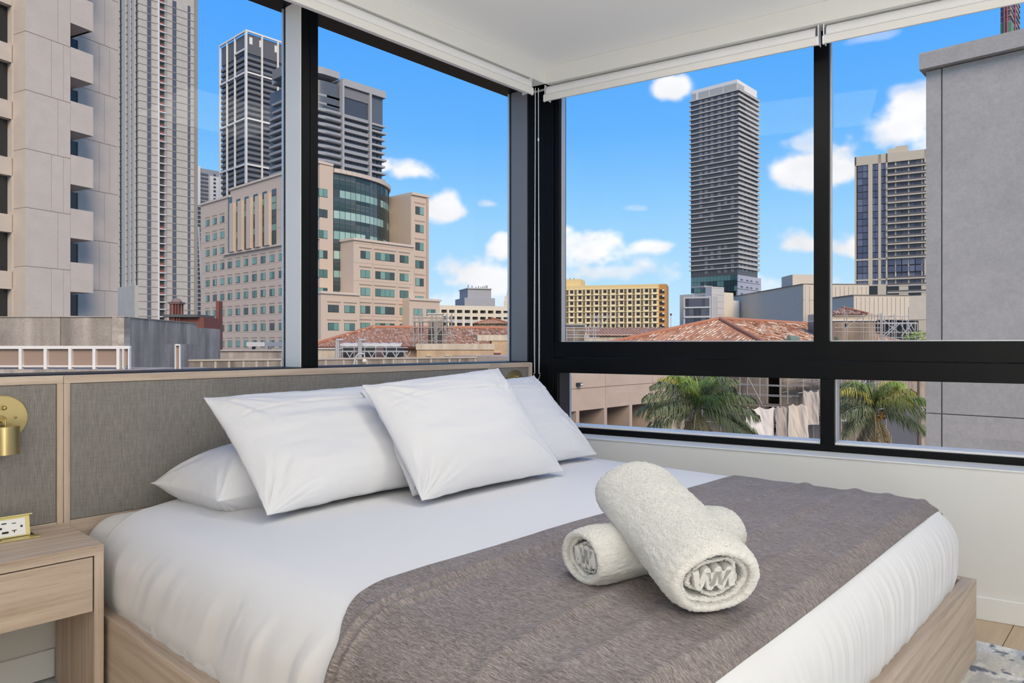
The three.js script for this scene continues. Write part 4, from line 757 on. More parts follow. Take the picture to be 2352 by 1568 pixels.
// ---------------------------------------------------------------- slim dark tower
{
  const d0 = 454, P = at(1694, d0), fr = new Face(P, AX), fl = new Face(P, AZ), W = fr.s(1740), L = fl.s(1587), TOP = hgt(181, d0), y0 = hgt(208, d0), fh = 11.3 * d0 / F, W2 = fr.s(1752), r = rng(6);
  const t = city('slim_tower', 'tall slim dark tower with stacked balcony slabs and white crown', 'building', P);
  const yb = hgt(630, d0); fb(t, fr, 'core', CM.glassJ, 0, W, yb, y0, -L, 0); fb(t, fr, 'rear_core', CM.bandJ, W, W2, GROUND + 30, hgt(262, d0), -L, -6); fb(t, fr, 'crown', CM.whiteJ, .3, W - .3, y0 + 1, TOP, -L + .3, -.3); fb(t, fr, 'rear_crown', CM.whiteJ, W, W2 - .5, hgt(262, d0), hgt(240, d0), -L, -7);
  for (const [a, b] of [[1589, 1599], [1604, 1628], [1630, 1660], [1662, 1692]]) fb(t, fl, 'crown_screen', CM.screenJ, fl.s(a), fl.s(b), y0 + 1.2, y0 + 5.2, -.3, -.15); fb(t, fr, 'crown_screen', CM.screenJ, .5, fr.s(1710), y0 + 1.2, y0 + 5.2, -.3, -.15);
  for (let k = 0; k < 37; k++) {
    const y = y0 - k * fh;
    fb(t, fr, 'floor_slab', CM.slabJ, -.9, W + 1.2, y, y + .55, -L - 1.2, 1.3);
    fb(t, fr, 'balcony_rail', CM.bandJ, -.9, W + 1.0, y + .55, y + 1.45, .9, 1.25); fb(t, fr, 'floor_slab', CM.slabJ, W + 1, W2 + 1.3, y - 13, y - 12.4, -L, -5.2);
    for (const [u, m] of [[1697, 4], [1704, 6], [1712, 7], [1721, 5], [1729, 6]]) fb(t, fr, 'window', r() < .5 ? CM.winJ : CM.glassB, fr.s(u), fr.s(u + m * .6), y - fh + 1.5, y - .1, 0, .15);
    if (k < 26 || k > 30) for (const u of [1606, 1618.5, 1632, 1648.5, 1663, 1679]) if (k < 12 || r() < .5) fb(t, fl, 'window', CM.winJ, fl.s(u), fl.s(u + 7), y - fh + .75, y - .55, 0, .12);
  }
  // glass podium
  const p0 = hgt(668, d0); fb(t, fr, 'podium_core', CM.podJ[2], .2, W + 6, p0, yb, -L, -.4);
  for (let i = 0; i < 14; i++) for (let j = 0; j < 3; j++) { const a = lerp(0, L, i / 14), b = lerp(0, L, (i + 1) / 14), y = lerp(p0, yb, j / 3), y1 = lerp(p0, yb, (j + 1) / 3); fb(t, fl, 'podium_glass', j === 2 && i > 1 ? CM.podJ[1] : pick(r, CM.podJ), a + .1, b - .1, y + .12, y1 - .12, -.4, .1); }
  for (let j = 0; j < 3; j++) { const y = lerp(p0 - 3, yb, j / 3), y1 = lerp(p0 - 3, yb, (j + 1) / 3); fb(t, fr, 'podium_louvre', CM.louvJ, 0, W + 5, y + .15, y1 - .15, -.5, .3); for (const u of [1700, 1713, 1722, 1735]) fb(t, fr, 'window', CM.glassB, fr.s(u), fr.s(u + 5), y + 1, y + 1.9, .3, .4); }
  for (const u of [1700, 1716, 1728]) fb(t, fr, 'column', CM.greyP, fr.s(u), fr.s(u) + 1.6, GROUND, p0, -3, -1.5); fb(t, fr, 'base', CM.podJ[2], 2, W, GROUND, p0 - 4, -L + 2, -8);
}
// ---------------------------------------------------------------- grey glass office below the slim tower
{
  const d0 = 175, P = at(1631, d0), fl = new Face(P, vpDir(-2600)), fr = new Face(P, vpDir(3600)), t = city('glass_office', 'low grey office building with reflective glass front', 'building', P), Y = v => fl.y(1600, v), r = rng(4), e = fl.s(1570);
  fb(t, fl, 'wall', CM.greyP, -1.5, e, GROUND, Y(681), -12, 0); 
  for (let k = 0; k < 5; k++) for (let c = 0; c < 6; c++) { const a = lerp(fl.s(1630), fl.s(1574), c / 6), b = lerp(fl.s(1630), fl.s(1574), (c + 1) / 6), y = Y(684) - (k + 1) * 2.25; fb(t, fl, 'window', pick(r, [CM.glassB, CM.paneD, CM.glassC, CM.glassD]), a + .05, b - .05, y + .15, y + 2.15, 0, .12); }
  for (const v of [706, 728, 750]) fb(t, fl, 'band', CM.whiteB, fl.s(1631), fl.s(1573), Y(v) - .15, Y(v) + .15, 0, .3);
  fb(t, fr, 'stair_tower', CM.greyP, .1, fr.s(1660), GROUND, fr.y(1645, 659), -1.5, .4); for (let k = 0; k < 7; k++) { const y = fr.y(1645, 662) - k * 1.6; fb(t, fr, 'panel_joint', CM.grey, .1, fr.s(1660), y - .06, y, .4, .44); } fb(t, fr, 'roof_plant', CM.grey, .2, fr.s(1652), fr.y(1645, 659), fr.y(1645, 655), -6, -2);
  fb(t, fr, 'side_block', CM.cream, fr.s(1660), fr.s(1692), GROUND, fr.y(1675, 671), -14, -1); fb(t, fr, 'white_block', CM.whiteB, fr.s(1692), fr.s(1713), GROUND, fr.y(1700, 689), -16, -2); fb(t, fr, 'window', CM.winDark, fr.s(1694), fr.s(1698.5), fr.y(1696, 699), fr.y(1696, 690), -2, -1.85); fb(t, fr, 'parapet', CM.whiteB, fr.s(1690), fr.s(1704), fr.y(1697, 690), fr.y(1697, 676), -18, -10);
  for (const u of [1586, 1592, 1598, 1604, 1609]) fb(t, fl, 'roof_unit', CM.whiteB, fl.s(u), fl.s(u + 3.5), Y(681), Y(675), -5, -4); 
}
// ---------------------------------------------------------------- blank beige hall
{
  const d0 = 150, h = hgt(653, d0), dA = (h - EYE.y) * F / (HY - 681), A = at(1711, dA), B = at(1845, d0), f = new Face(A, B.clone().sub(A)), g = new Face(B, vpDir(30000)), t = city('beige_hall', 'large windowless beige hall with ribbed walls', 'building', B);
  fbT(t, f, 'wall', CM.beigeL, 0, f.s(1845), GROUND, h, -1, 0); fbT(t, g, 'wall', CM.beigeL, 0, g.s(1996), GROUND, h, -40, 0);
  fb(t, f, 'window', CM.darkL, f.s(1808), f.s(1833), f.y(1820, 738), f.y(1820, 703), 0, .12); fb(t, f, 'window_frame', CM.joint, f.s(1807), f.s(1834), f.y(1820, 703), f.y(1820, 702), 0, .2);
  for (let u = 1722; u < 1845; u += 11) fb(t, f, 'rib', CM.beigeL, f.s(u) - .06, f.s(u) + .06, GROUND, h - .4, 0, .10); for (let u = 1850; u < 1992; u += 10) fb(t, g, 'rib', CM.beigeL, g.s(u) - .06, g.s(u) + .06, GROUND, h - .4, 0, .10);
  fb(t, f, 'joint', CM.joint, 0, f.s(1845), f.y(1800, 696), f.y(1800, 695.3), 0, .03); fb(t, g, 'joint', CM.joint, 0, g.s(1996), g.y(1900, 689.6), g.y(1900, 689), 0, .03);
  fb(t, g, 'coping', CM.joint, -.2, g.s(1996), h, h + .18, -40, .1); fb(t, f, 'coping', CM.joint, 0, f.s(1845), h, h + .18, -1, .1);
  fb(t, f, 'roof_block', CM.beigeL, f.s(1766), f.s(1790), h, h + 3.4, -8, -3);
  const d1 = 132, C1 = at(1961, d1), k = new Face(C1, vpDir(40000)), h1 = k.y(2000, 679); fbT(t, k, 'wall', CM.beigeL, 0, k.s(2088), k.y(2000, 734), h1, -10, 0); const k2 = new Face(k.at(k.s(2088), 0), vpDir(-1800)), ke = k2.s(2140); fbT(t, k2, 'wall', CM.beigeL, 0, ke, k.y(2000, 734), h1, -3, 0); fb(t, k, 'recess', CM.darkL, 0, k.s(2140), GROUND, k.y(2000, 734), -10, -4); fb(t, k, 'coping', CM.joint, -.2, k.s(2088), h1, h1 + .2, -10, .1);
  for (let u = 1968; u < 2085; u += 10) fb(t, k, 'rib', CM.beigeL, k.s(u) - .05, k.s(u) + .05, k.y(2000, 734), h1 - .3, 0, .09);
}
// ---------------------------------------------------------------- blue glass tower
{
  const d0 = 344, P = at(1963, d0), h = hgt(361, d0), d1 = (h - EYE.y) * F / (HY - 342), Q = at(2127, d1), f = new Face(P, Q.clone().sub(P)), t = city('blue_glass_tower', 'beige framed tower with blue glass and long balconies', 'building', P), r = rng(9), e = f.s(2190), fh = 15.5 * d0 / F;
  fb(t, f, 'core', CM.dkM, .3, e, GROUND, h - 3, -20, -1.4); fb(t, f, 'parapet', CM.beigeM, 0, e, h - 4.2, h, -20, 0); fb(t, f, 'roof_plant', CM.beigeM, f.s(2038), f.s(2086), h, h + 3, -12, -4); fb(t, f, 'roof_plant', CM.beigeM, f.s(2056), f.s(2085), h + 3, h + 3.8, -12, -4);
  for (const [a, b] of [[1963, 1967], [1994, 2004], [2017, 2023.5], [2034.5, 2038.5], [2123, 2127]]) fb(t, f, 'pier', CM.beigeM, f.s(a), f.s(b), GROUND, h, -2, 0); for (const u of [2057, 2087, 2118]) fb(t, f, 'partition', CM.beigeM, f.s(u) - .3, f.s(u) + .3, GROUND, h - 3, -2, -.6);
  for (let k = 0; k < 19; k++) {
    const y = h - 4.2 - (k + 1) * fh, n = k === 14 || k === 15;
    for (const [a, b, m] of [[1969, 1994, 2], [2004, 2017, 2], [2023.5, 2034.5, 2]]) for (let i = 0; i < m; i++) fb(t, f, 'window', pick(r, CM.glassM), lerp(f.s(a), f.s(b), i / m) + .06, lerp(f.s(a), f.s(b), (i + 1) / m) - .06, y + .3, y + fh, -1, -.4);
    if (k === 13 || k === 16) { fb(t, f, 'floor_band', CM.beigeM, 0, e, y - .2, y + .5, -2, 0); }
    if (!n) { fb(t, f, 'balcony_slab', CM.slabM, f.s(2038), e, y, y + .45, -2, .7); fb(t, f, 'balcony_rail', CM.dkM, f.s(2038.5), e, y + .45, y + 1.25, .5, .62); }
    for (const [a, b] of [[2040, 2056], [2059, 2070], [2072, 2086], [2089, 2101], [2103, 2117], [2119, 2126]]) fb(t, f, 'window', pick(r, CM.glassM), f.s(a), f.s(b), y + (n ? .2 : .5), y + fh - .3, -1.4, n ? -.3 : -1.2);
  }
  for (const [a, b] of [[1992, 2016], [2036, 2065], [2087, 2116]]) fb(t, f, 'garage_opening', CM.winDark, f.s(a), f.s(b), f.y(2050, 680), f.y(2050, 655), 0, .6);
  fb(t, f, 'podium', CM.beigeM, f.s(1985), e, GROUND, f.y(2050, 652), -4, .5);
}
// ---------------------------------------------------------------- tower under construction
{
  const d0 = 520, P = at(2320, d0), f = new Face(P, AX), fl = new Face(P, AZ), L = fl.s(2298), Y = v => f.y(2320, v), t = city('unfinished_tower', 'tower under construction wrapped in red and green netting', 'building', P), r = rng(12);
  fb(t, f, 'frame', C(132, 122, 124), 0, 44, GROUND, 300, -L, 0); for (const g of [f, fl]) fb(t, g, 'green_net', C(96, 142, 116), -.6, g === f ? 44 : L, Y(84), Y(50), 0, .8);
  for (let k = 0; k < 9; k++) { const y = Y(50) + k * 4.2; for (const g of [f, fl]) { fb(t, g, 'floor_slab', C(168, 160, 160), -.6, g === f ? 44 : L, y, y + .6, 0, .7); for (let i = 0; i < 8; i++) { const a = (g === f ? 44 : L) * i / 8, b = (g === f ? 44 : L) * (i + 1) / 8; fb(t, g, 'opening', r() < .5 ? CM.glassC : C(160, 136, 138), a + .3, b - .3, y + .8, y + 3.8, 0, .2); } } }
  for (const u of [2307, 2314, 2326]) { const g = u < 2320 ? fl : f; part(t, 'hoist_mast', tube(g.at(g.s(u), 0, 1.5).sub(t.position), g.at(g.s(u), 300, 1.5).sub(t.position), .5, 6), C(164, 96, 102)); }
}
// ---------------------------------------------------------------- grey concrete wall of the next building
{
  const d0 = 9, P = at(2127, d0), f = new Face(P, V(0, 0, 1)), t = city('neighbour_building', 'plain grey concrete building with projecting roof cap close outside the window', 'building', P), Y = v => f.y(2127, v), e = 6, j = f.s(2163);
  fbT(t, f, 'core', CM.greyN, .02, e, GROUND, Y(176), -4, -.04);
  for (const [a, b] of [[0, j - .008], [j + .008, e]]) for (const [y0, y1] of [[Y(948) + .006, Y(165)], [Y(948) - 3.6, Y(948) - .006], [Y(948) - 7.4, Y(948) - 3.61]]) fbT(t, f, 'wall_panel', CM.greyN, a, b, y0, y1, -.05, 0);
  fbT(t, f, 'roof_cap', CM.greyN, -.055, e, Y(163), Y(126), -4, .10);
}

// ================================================================== ROOFS, PARAPETS, SCAFFOLDS AND PALMS NEARER BY
const tileCols = [[204, 148, 112], [190, 126, 92], [240, 222, 194], [160, 104, 78], [222, 178, 142], [212, 158, 120], [120, 90, 72], [246, 232, 210]].map(c => rgb(...c));
const tileGeo = (() => { const g = new THREE.CylinderGeometry(.5, .5, 1, 7, 1, true, -Math.PI / 2, Math.PI).rotateX(Math.PI / 2); g.translate(0, -.12, 0); return g; })();  // half barrel along z
const tileMat = std({ color: 0xffffff, roughness: .9, side: THREE.DoubleSide });
function tiledSlope(parent, E0, E1, R0, R1, seed, pitch = .26, len = .42, mat = CM.tileBed) {   // E0-E1 eave, R0-R1 ridge; barrel tiles run up the slope
  const up = R0.clone().add(R1).multiplyScalar(.5).sub(E0.clone().add(E1).multiplyScalar(.5)), along = E1.clone().sub(E0).normalize(), nrm0 = along.clone().cross(up).normalize(); if (nrm0.y < 0) nrm0.negate();
  const upS = nrm0.clone().cross(along).normalize(); if (upS.dot(up) < 0) upS.negate();
  const poly = new THREE.BufferGeometry().setFromPoints([E0, E1, R1, E0, R1, R0].map(p => p.clone().addScaledVector(nrm0, -.06).sub(parent.position))); poly.computeVertexNormals(); part(parent, 'roof_bed', poly, mat);
  const H = up.dot(upS), W = E1.clone().sub(E0).length(), a0 = R0.clone().sub(E0).dot(along), a1 = R1.clone().sub(E0).dot(along), r = rng(seed), ms = [], cs = [];
  const B = new THREE.Matrix4().makeBasis(along, nrm0, upS);
  for (let j = 0; j * len < H; j++) { const h = (j + .5) * len, q = h / H, lo = a0 * q, hi = lerp(W, a1, q); for (let i = Math.ceil(lo / pitch); i * pitch < hi; i++) {
    const p = E0.clone().addScaledVector(along, (i + .5) * pitch).addScaledVector(upS, h).addScaledVector(nrm0, .015 * r()).sub(parent.position);
    ms.push(B.clone().multiply(new THREE.Matrix4().makeRotationX(.05 + .03 * r())).scale(V(pitch * .98, pitch * .8, len * 1.06)).setPosition(p)); const c = tileCols[(r() * tileCols.length) | 0].clone(); cs.push(c.multiplyScalar(.85 + .3 * r())); } }
  const im = new THREE.InstancedMesh(tileGeo, tileMat, ms.length); ms.forEach((m, i) => { im.setMatrixAt(i, m); im.setColorAt(i, cs[i]); }); im.name = 'roof_tiles'; im.userData.kind = 'stuff'; im.castShadow = im.receiveShadow = true; parent.add(im);
}
CM.tileBed = C(176, 130, 100, .95, { side: THREE.DoubleSide });
const ridgeTiles = (t, a, b, r = .13) => part(t, 'ridge_cap', tube(a.clone().sub(t.position), b.clone().sub(t.position), r, 8), C(180, 122, 92));
function rod(t, name, a, b, r, mat) { return part(t, name, tube(a.clone().sub(t.position), b.clone().sub(t.position), r, 6), mat); }

// ---------------------------------------------------------------- stained concrete ramp wall and white framed panels
{
  const d0 = 19, P = at(285, d0), f = new Face(P, SIDE), g = new Face(P, vpDir(985)), Y = v => hgt(v, d0), t = city('ramp_wall', 'tall rain streaked concrete wall of a parking ramp', 'wall', P);
  const a = f.s(-700); fbT(t, f, 'wall_panel', CM.parapet, f.s(139) + .01, 0, GROUND, Y(728), -.3, 0); fbT(t, f, 'wall_panel', CM.parapet, a, f.s(139) - .01, GROUND, Y(728), -.3, 0); fb(t, f, 'coping', CM.copingP, a, 0, Y(728), Y(726.5), -.32, .03);
  fbT(t, g, 'wall_panel', CM.parapet, 0, g.s(380) - .02, GROUND, Y(728), -.3, 0); fbT(t, g, 'wall_panel', CM.parapet, g.s(380) + .02, g.s(453), GROUND, Y(728), -.3, 0); fb(t, g, 'coping', CM.copingP, 0, g.s(453), Y(728), Y(726.5), -.32, .03);
  const g2 = new Face(g.at(g.s(453), 0), vpDir(985)), y2 = g2.y(480, 754); fbT(t, g2, 'wall_panel', CM.parapet, .02, g2.s(506), GROUND, y2, -.3, 0);
  const fr = new Face(at(285, 17.2), SIDE), t2 = city('railing', 'white railing filled with brown panels before the ramp wall', 'railing', at(150, 17.2)), y = v => fr.y(150, v), s0 = fr.s(-300), s1 = fr.s(302);
  fb(t2, fr, 'frame_rail', CM.whiteRail, s0, s1, y(801), y(794), 0, .08); fb(t2, fr, 'frame_rail', CM.whiteRail, s0, fr.s(276), y(842), y(839), 0, .07);
  for (const u of [-290, -233, -176, -119, -62, -5, 52, 109, 165.5, 220.5, 275.5]) fb(t2, fr, 'frame_post', CM.whiteRail, fr.s(u - 3.4), fr.s(u + 3.4), y(849), y(795), 0, .09); for (const u of [287, 300]) fb(t2, fr, 'frame_post', CM.whiteRail, fr.s(u - 1.4), fr.s(u + 1.4), y(849), y(795), 0, .09);
  for (const [p, q] of [[-290, -233], [-233, -176], [-176, -119], [-119, -62], [-62, -5], [-5, 52], [52, 109], [109, 165.5], [165.5, 220.5], [220.5, 275.5], [277, 299]]) fbT(t2, fr, 'panel', CM.brownP, fr.s(p) + .03, fr.s(q) - .03, y(840), y(800), -.1, 0);
  fbT(t2, fr, 'ledge', CM.parapet, s0, fr.s(440), GROUND, y(847), -1.2, .3); 
  fb(t2, fr, 'end_post', CM.whiteRail, fr.s(404), fr.s(406), y(849), y(791), 0, .06); fb(t2, fr, 'end_post', CM.whiteRail, fr.s(414), fr.s(416), y(849), y(791), 0, .06); fb(t2, fr, 'end_post', CM.brownP, fr.s(406), fr.s(414), y(849), y(793), -.05, .0); fb(t2, fr, 'end_post', CM.whiteRail, fr.s(404), fr.s(416), y(793.5), y(790), 0, .06);
}
{ // low parapet running across both panes
  const A = at(418, 24), B = at(1230, 31), f = new Face(A, B.clone().sub(A)), top = hgt(825.5, 24), t = city('low_parapet', 'low dark stained concrete parapet with upright joints above the headboard', 'wall', A), r = rng(14);
  fbT(t, f, 'parapet_wall', CM.parapetDark, 0, f.s(1235), GROUND, top - .06, -.25, 0); fbT(t, f, 'coping', CM.copingP, 0, f.s(1235), top - .06, top, -.28, .04);
  for (let u = 460; u < 1235; u += 22 + 22 * r()) fb(t, f, 'joint_rib', CM.copingP, f.s(u), f.s(u) + .07, GROUND, top - .08, 0, .03);
  const A2 = at(505, 40), f2 = new Face(A2, SIDE), t2 = city('roof_canopy', 'flat grey rooftop canopy before the beige building', 'canopy', A2); fbT(t2, f2, 'wall', CM.parapet, 0, f2.s(665), GROUND, f2.y(580, 806), -3, 0); fb(t2, f2, 'coping', CM.copingP, 0, f2.s(665), f2.y(580, 806), f2.y(580, 803), -3, .1); fb(t2, f2, 'canopy_slab', CM.greyP, f2.s(505), f2.s(551), f2.y(530, 796), f2.y(530, 785), -8, -4);
  for (const u of [507, 548]) fb(t2, f2, 'canopy_post', CM.mast, f2.s(u), f2.s(u) + .15, f2.y(530, 806), f2.y(530, 796), -5, -4.8);
}
{ // brick cupola before the grey tower
  const d0 = 110, P = at(400, d0), f = new Face(P, SIDE), t = city('brick_cupola', 'small red brown brick cupola with ribbed dome', 'cupola', P), Y = v => hgt(v, d0), w = v => v * d0 / F;
  for (const u of [391, 397, 403, 409]) { fb(t, f, 'column', CM.brick, f.s(u - 1.6), f.s(u + 1.6), Y(745), Y(697), -.25, 0); fb(t, f, 'column', CM.brick, f.s(u - 1.6), f.s(u + 1.6), Y(745), Y(697), -1.6, -1.35); }
  fb(t, f, 'base', CM.brick, f.s(388), f.s(413), GROUND, Y(722), -1.6, 0); fb(t, f, 'cornice', C(110, 90, 84), f.s(387), f.s(413.5), Y(698), Y(693), -1.7, .1);
  const dome = part(t, 'dome', new THREE.SphereGeometry(w(11.5), 16, 8, 0, Math.PI * 2, 0, Math.PI / 2), C(140, 118, 112)); dome.position.copy(f.at(f.s(400), Y(693), -.8)).sub(t.position); dome.scale.y = .8; rod(t, 'finial', f.at(f.s(400), Y(685), -.8), f.at(f.s(400), Y(679), -.8), .06, CM.mast);
  fb(t, f, 'low_roof', C(92, 96, 92), f.s(376), f.s(456), Y(728), Y(722), -6, .3); fb(t, f, 'wall', CM.brick, f.s(410), f.s(465), GROUND, Y(728), -6, -.5); fb(t, f, 'wall', CM.brick, f.s(455.5), f.s(463), GROUND, Y(685), -8, -6.5);
}
// ---------------------------------------------------------------- tiled roof seen through the window above the headboard
{
  const dE = 52, dR = 60, P = at(857, dE), t = city('tiled_roof_building', 'long red tiled roof with hipped end beyond the parapet', 'building', P);
  const E0 = at(700, 50, hgt(796, 50)), E1 = at(1190, dE + 4, hgt(790, dE + 4)), R0 = at(857, dR, hgt(750, dR)), R1 = at(1190, dR + 4, hgt(753, dR + 4)), EL = at(690, 66, hgt(790, 66));
  tiledSlope(t, E0, E1, R0, R1, 5, .22, .5); tiledSlope(t, EL, E0, R0, R0.clone().addScaledVector(SIDE, .02), 6, .22, .5); ridgeTiles(t, R0, R1); ridgeTiles(t, E0, R0);
  const f = new Face(E0.clone().addScaledVector(VIEW, .4), E1.clone().sub(E0)), yE = E0.y - .1; fbT(t, f, 'wall', CM.tan, 0, f.s(1200), GROUND, yE, -5, 0); fb(t, f, 'eave', C(120, 80, 66), 0, f.s(1190), yE - .05, yE + .12, -.3, .5);
  const g = new Face(at(957, 47), SIDE.clone().addScaledVector(VIEW, .12)), Y = v => g.y(1000, v), t2 = city('terrace_wall', 'tan terrace wall with pale weathered cap before the tiled roof', 'wall', at(957, 47));
  fbT(t2, g, 'wall', CM.tan, 0, g.s(1134), GROUND, Y(803), -1, 0); fbT(t2, g, 'cap', CM.cap, -.05, g.s(1135), Y(803), Y(789), -1.1, .06); fbT(t2, g, 'wall', CM.tan, g.s(1134), g.s(1210), GROUND, Y(782), -3, -1.5); fbT(t2, g, 'cap', CM.cap, g.s(1100), g.s(1210), Y(782), Y(768), -3, -1.45); fb(t2, g, 'opening', CM.brick, g.s(1139), g.s(1155), Y(816), Y(811), -1.5, -1.42); fb(t2, g, 'lintel', CM.cap, g.s(1139), g.s(1156), Y(811), Y(806), -1.5, -1.4);
  for (const [a, b] of [[979, 990], [1022, 1033], [1092, 1103]]) fb(t2, g, 'block', CM.cap, g.s(a), g.s(b), Y(818), Y(814), 0, .06);
  // chimney turret in its scaffold
  const h = new Face(at(1000, 51), SIDE), t3 = city('stone_chimney', 'square tan chimney turret wrapped in scaffolding', 'chimney', at(1000, 51)), H = v => h.y(1000, v); fbT(t3, h, 'shaft', CM.stone, h.s(983), h.s(1017), H(800), H(737), -1, 0); fbT(t3, h, 'shaft_cap', CM.cap, h.s(981), h.s(1018.5), H(737), H(732), -1.1, .08); fbT(t3, h, 'crown', CM.cap, h.s(983), h.s(1016), H(732), H(721), -1, 0); fb(t3, h, 'crown_slab', CM.whiteC, h.s(982), h.s(1017), H(721), H(719), -1.1, .08);
  const sc = city('scaffold', 'pipe scaffold standing round the chimney turret', 'scaffold', at(1000, 50), 'steel scaffolds on the tiled building');
  for (const w of [.7, 1.4]) { for (const u of [956, 967, 974, 996, 1006, 1021, 1029, 1040]) rod(sc, 'pole', h.at(h.s(u), H(796), w), h.at(h.s(u), H(w < 1 ? 720 : 724), w), .03, CM.steel); for (const v of [731, 740, 753, 769, 783]) rod(sc, 'ledger', h.at(h.s(954), H(v), w), h.at(h.s(1042), H(v), w), .03, CM.steel); }
  for (const v of [740, 753]) fb(sc, h, 'platform', CM.steel, h.s(954), h.s(1042), H(v + 1), H(v), .7, 1.4); rod(sc, 'brace', h.at(h.s(996), H(783), 1.4), h.at(h.s(1021), H(753), 1.4), .03, CM.steel); rod(sc, 'ladder_rail', h.at(h.s(1004), H(788), 1.5), h.at(h.s(1004), H(738), 1.5), .025, CM.steelG); rod(sc, 'ladder_rail', h.at(h.s(1008.5), H(788), 1.5), h.at(h.s(1008.5), H(738), 1.5), .025, CM.steelG); for (let v = 740; v < 788; v += 4) rod(sc, 'ladder_rung', h.at(h.s(1004), H(v), 1.5), h.at(h.s(1008.5), H(v), 1.5), .02, CM.steelG);
  // small hipped lantern at the end
  const d4 = 75, k = new Face(at(1127, d4), SIDE), t4 = city('roof_lantern', 'small hip roofed lantern on the long tiled roof', 'lantern', at(1127, d4)), K = v => k.y(1127, v), c = (u, v, w) => k.at(k.s(u), K(v), w); fbT(t4, k, 'wall', CM.stone, k.s(1090), k.s(1166), GROUND, K(740), -3.4, 0); tiledSlope(t4, c(1086, 741.5, .25), c(1170, 741.5, .25), c(1127, 728, -1.7), c(1128, 728, -1.7), 9, .3, .5); tiledSlope(t4, c(1086, 741.5, -3.6), c(1086, 741.5, .25), c(1127, 728, -1.7), c(1127, 728, -1.68), 10, .3, .5); ridgeTiles(t4, c(1170, 741.5, .25), c(1128, 728, -1.7), .08);
}
{ // rooftop plant with rails
  const d0 = 38, P = at(850, d0), f = new Face(P, SIDE), Y = v => f.y(850, v), t = city('rooftop_plant', 'dark rooftop machinery under a white tarpaulin with grey railings', 'machinery', P);
  for (const [a, b, m] of [[785, 812, CM.mech], [812, 828, CM.mechR], [828, 862, CM.mech], [862, 882, CM.mechR], [882, 918, CM.mech]]) fb(t, f, 'cabinet', m, f.s(a), f.s(b) - .02, Y(820), Y(796), -1.5, 0);
  part(t, 'tarpaulin', gridGeo(30, 6, (u, v) => f.at(lerp(f.s(782), f.s(921), u), Y(788) - .16 * smooth(.6, 1, v) + .03 * Math.sin(u * 40), lerp(-1.5, .12, v)).sub(t.position)), C(206, 204, 200, .7, { side: THREE.DoubleSide }));
  fb(t, f, 'tarpaulin_edge', C(206, 204, 200), f.s(782), f.s(921), Y(796), Y(789), .05, .1);
  for (const v of [798, 806, 807.5]) rod(t, 'rail', f.at(f.s(782), Y(v), .5), f.at(f.s(940), Y(v), .5), .025, CM.steelG); for (const u of [792, 818, 842, 867, 891, 914]) rod(t, 'rail_post', f.at(f.s(u), Y(822), .5), f.at(f.s(u), Y(796), .5), .025, CM.steelG);
  for (const u of [800, 850, 880, 905, 930]) { rod(t, 'brace', f.at(f.s(u), Y(807), .5), f.at(f.s(u + 8), Y(820), .5), .03, CM.steelG); rod(t, 'brace', f.at(f.s(u + 16), Y(807), .5), f.at(f.s(u + 8), Y(820), .5), .03, CM.steelG); }
  for (const u of [781, 832]) { for (const q of [0, 14]) rod(t, 'pipe', f.at(f.s(u + q * .3), Y(822), .8), f.at(f.s(u + q * .3), Y(781), .8), .06, CM.steelG); rod(t, 'pipe', f.at(f.s(u), Y(781), .8), f.at(f.s(u + 16), Y(781), .8), .07, CM.steelG); }
  fbT(t, f, 'low_wall', CM.cap, f.s(690), f.s(784), GROUND, Y(802), -3, -1.2); fb(t, f, 'low_wall_cap', CM.whiteC, f.s(690), f.s(786), Y(802), Y(800), -3, -1.1);
  const Q = at(822, 21), g = new Face(Q, SIDE), G = v => g.y(822, v), s = city('street_lamp', 'pale curved street lamp rising over the parapet', 'street lamp', Q); const cv = new THREE.CatmullRomCurve3([[808, 870], [813, 836], [818, 819], [824, 813], [838, 812]].map(([u, v]) => g.at(g.s(u), G(v), 0).sub(s.position))); part(s, 'arm', new THREE.TubeGeometry(cv, 30, .028, 8), CM.greyP); const L = part(s, 'lamp_globe', new THREE.SphereGeometry(.07, 16, 12), CM.cream); L.position.copy(g.at(g.s(837), G(829), 0)).sub(s.position); L.scale.set(1, .95, 1); rod(s, 'lamp_neck', g.at(g.s(837), G(824), 0), g.at(g.s(837), G(812), 0), .022, CM.greyP); rod(s, 'pole', g.at(g.s(808), GROUND, 0), g.at(g.s(808), G(870), 0), .04, CM.greyP);
}
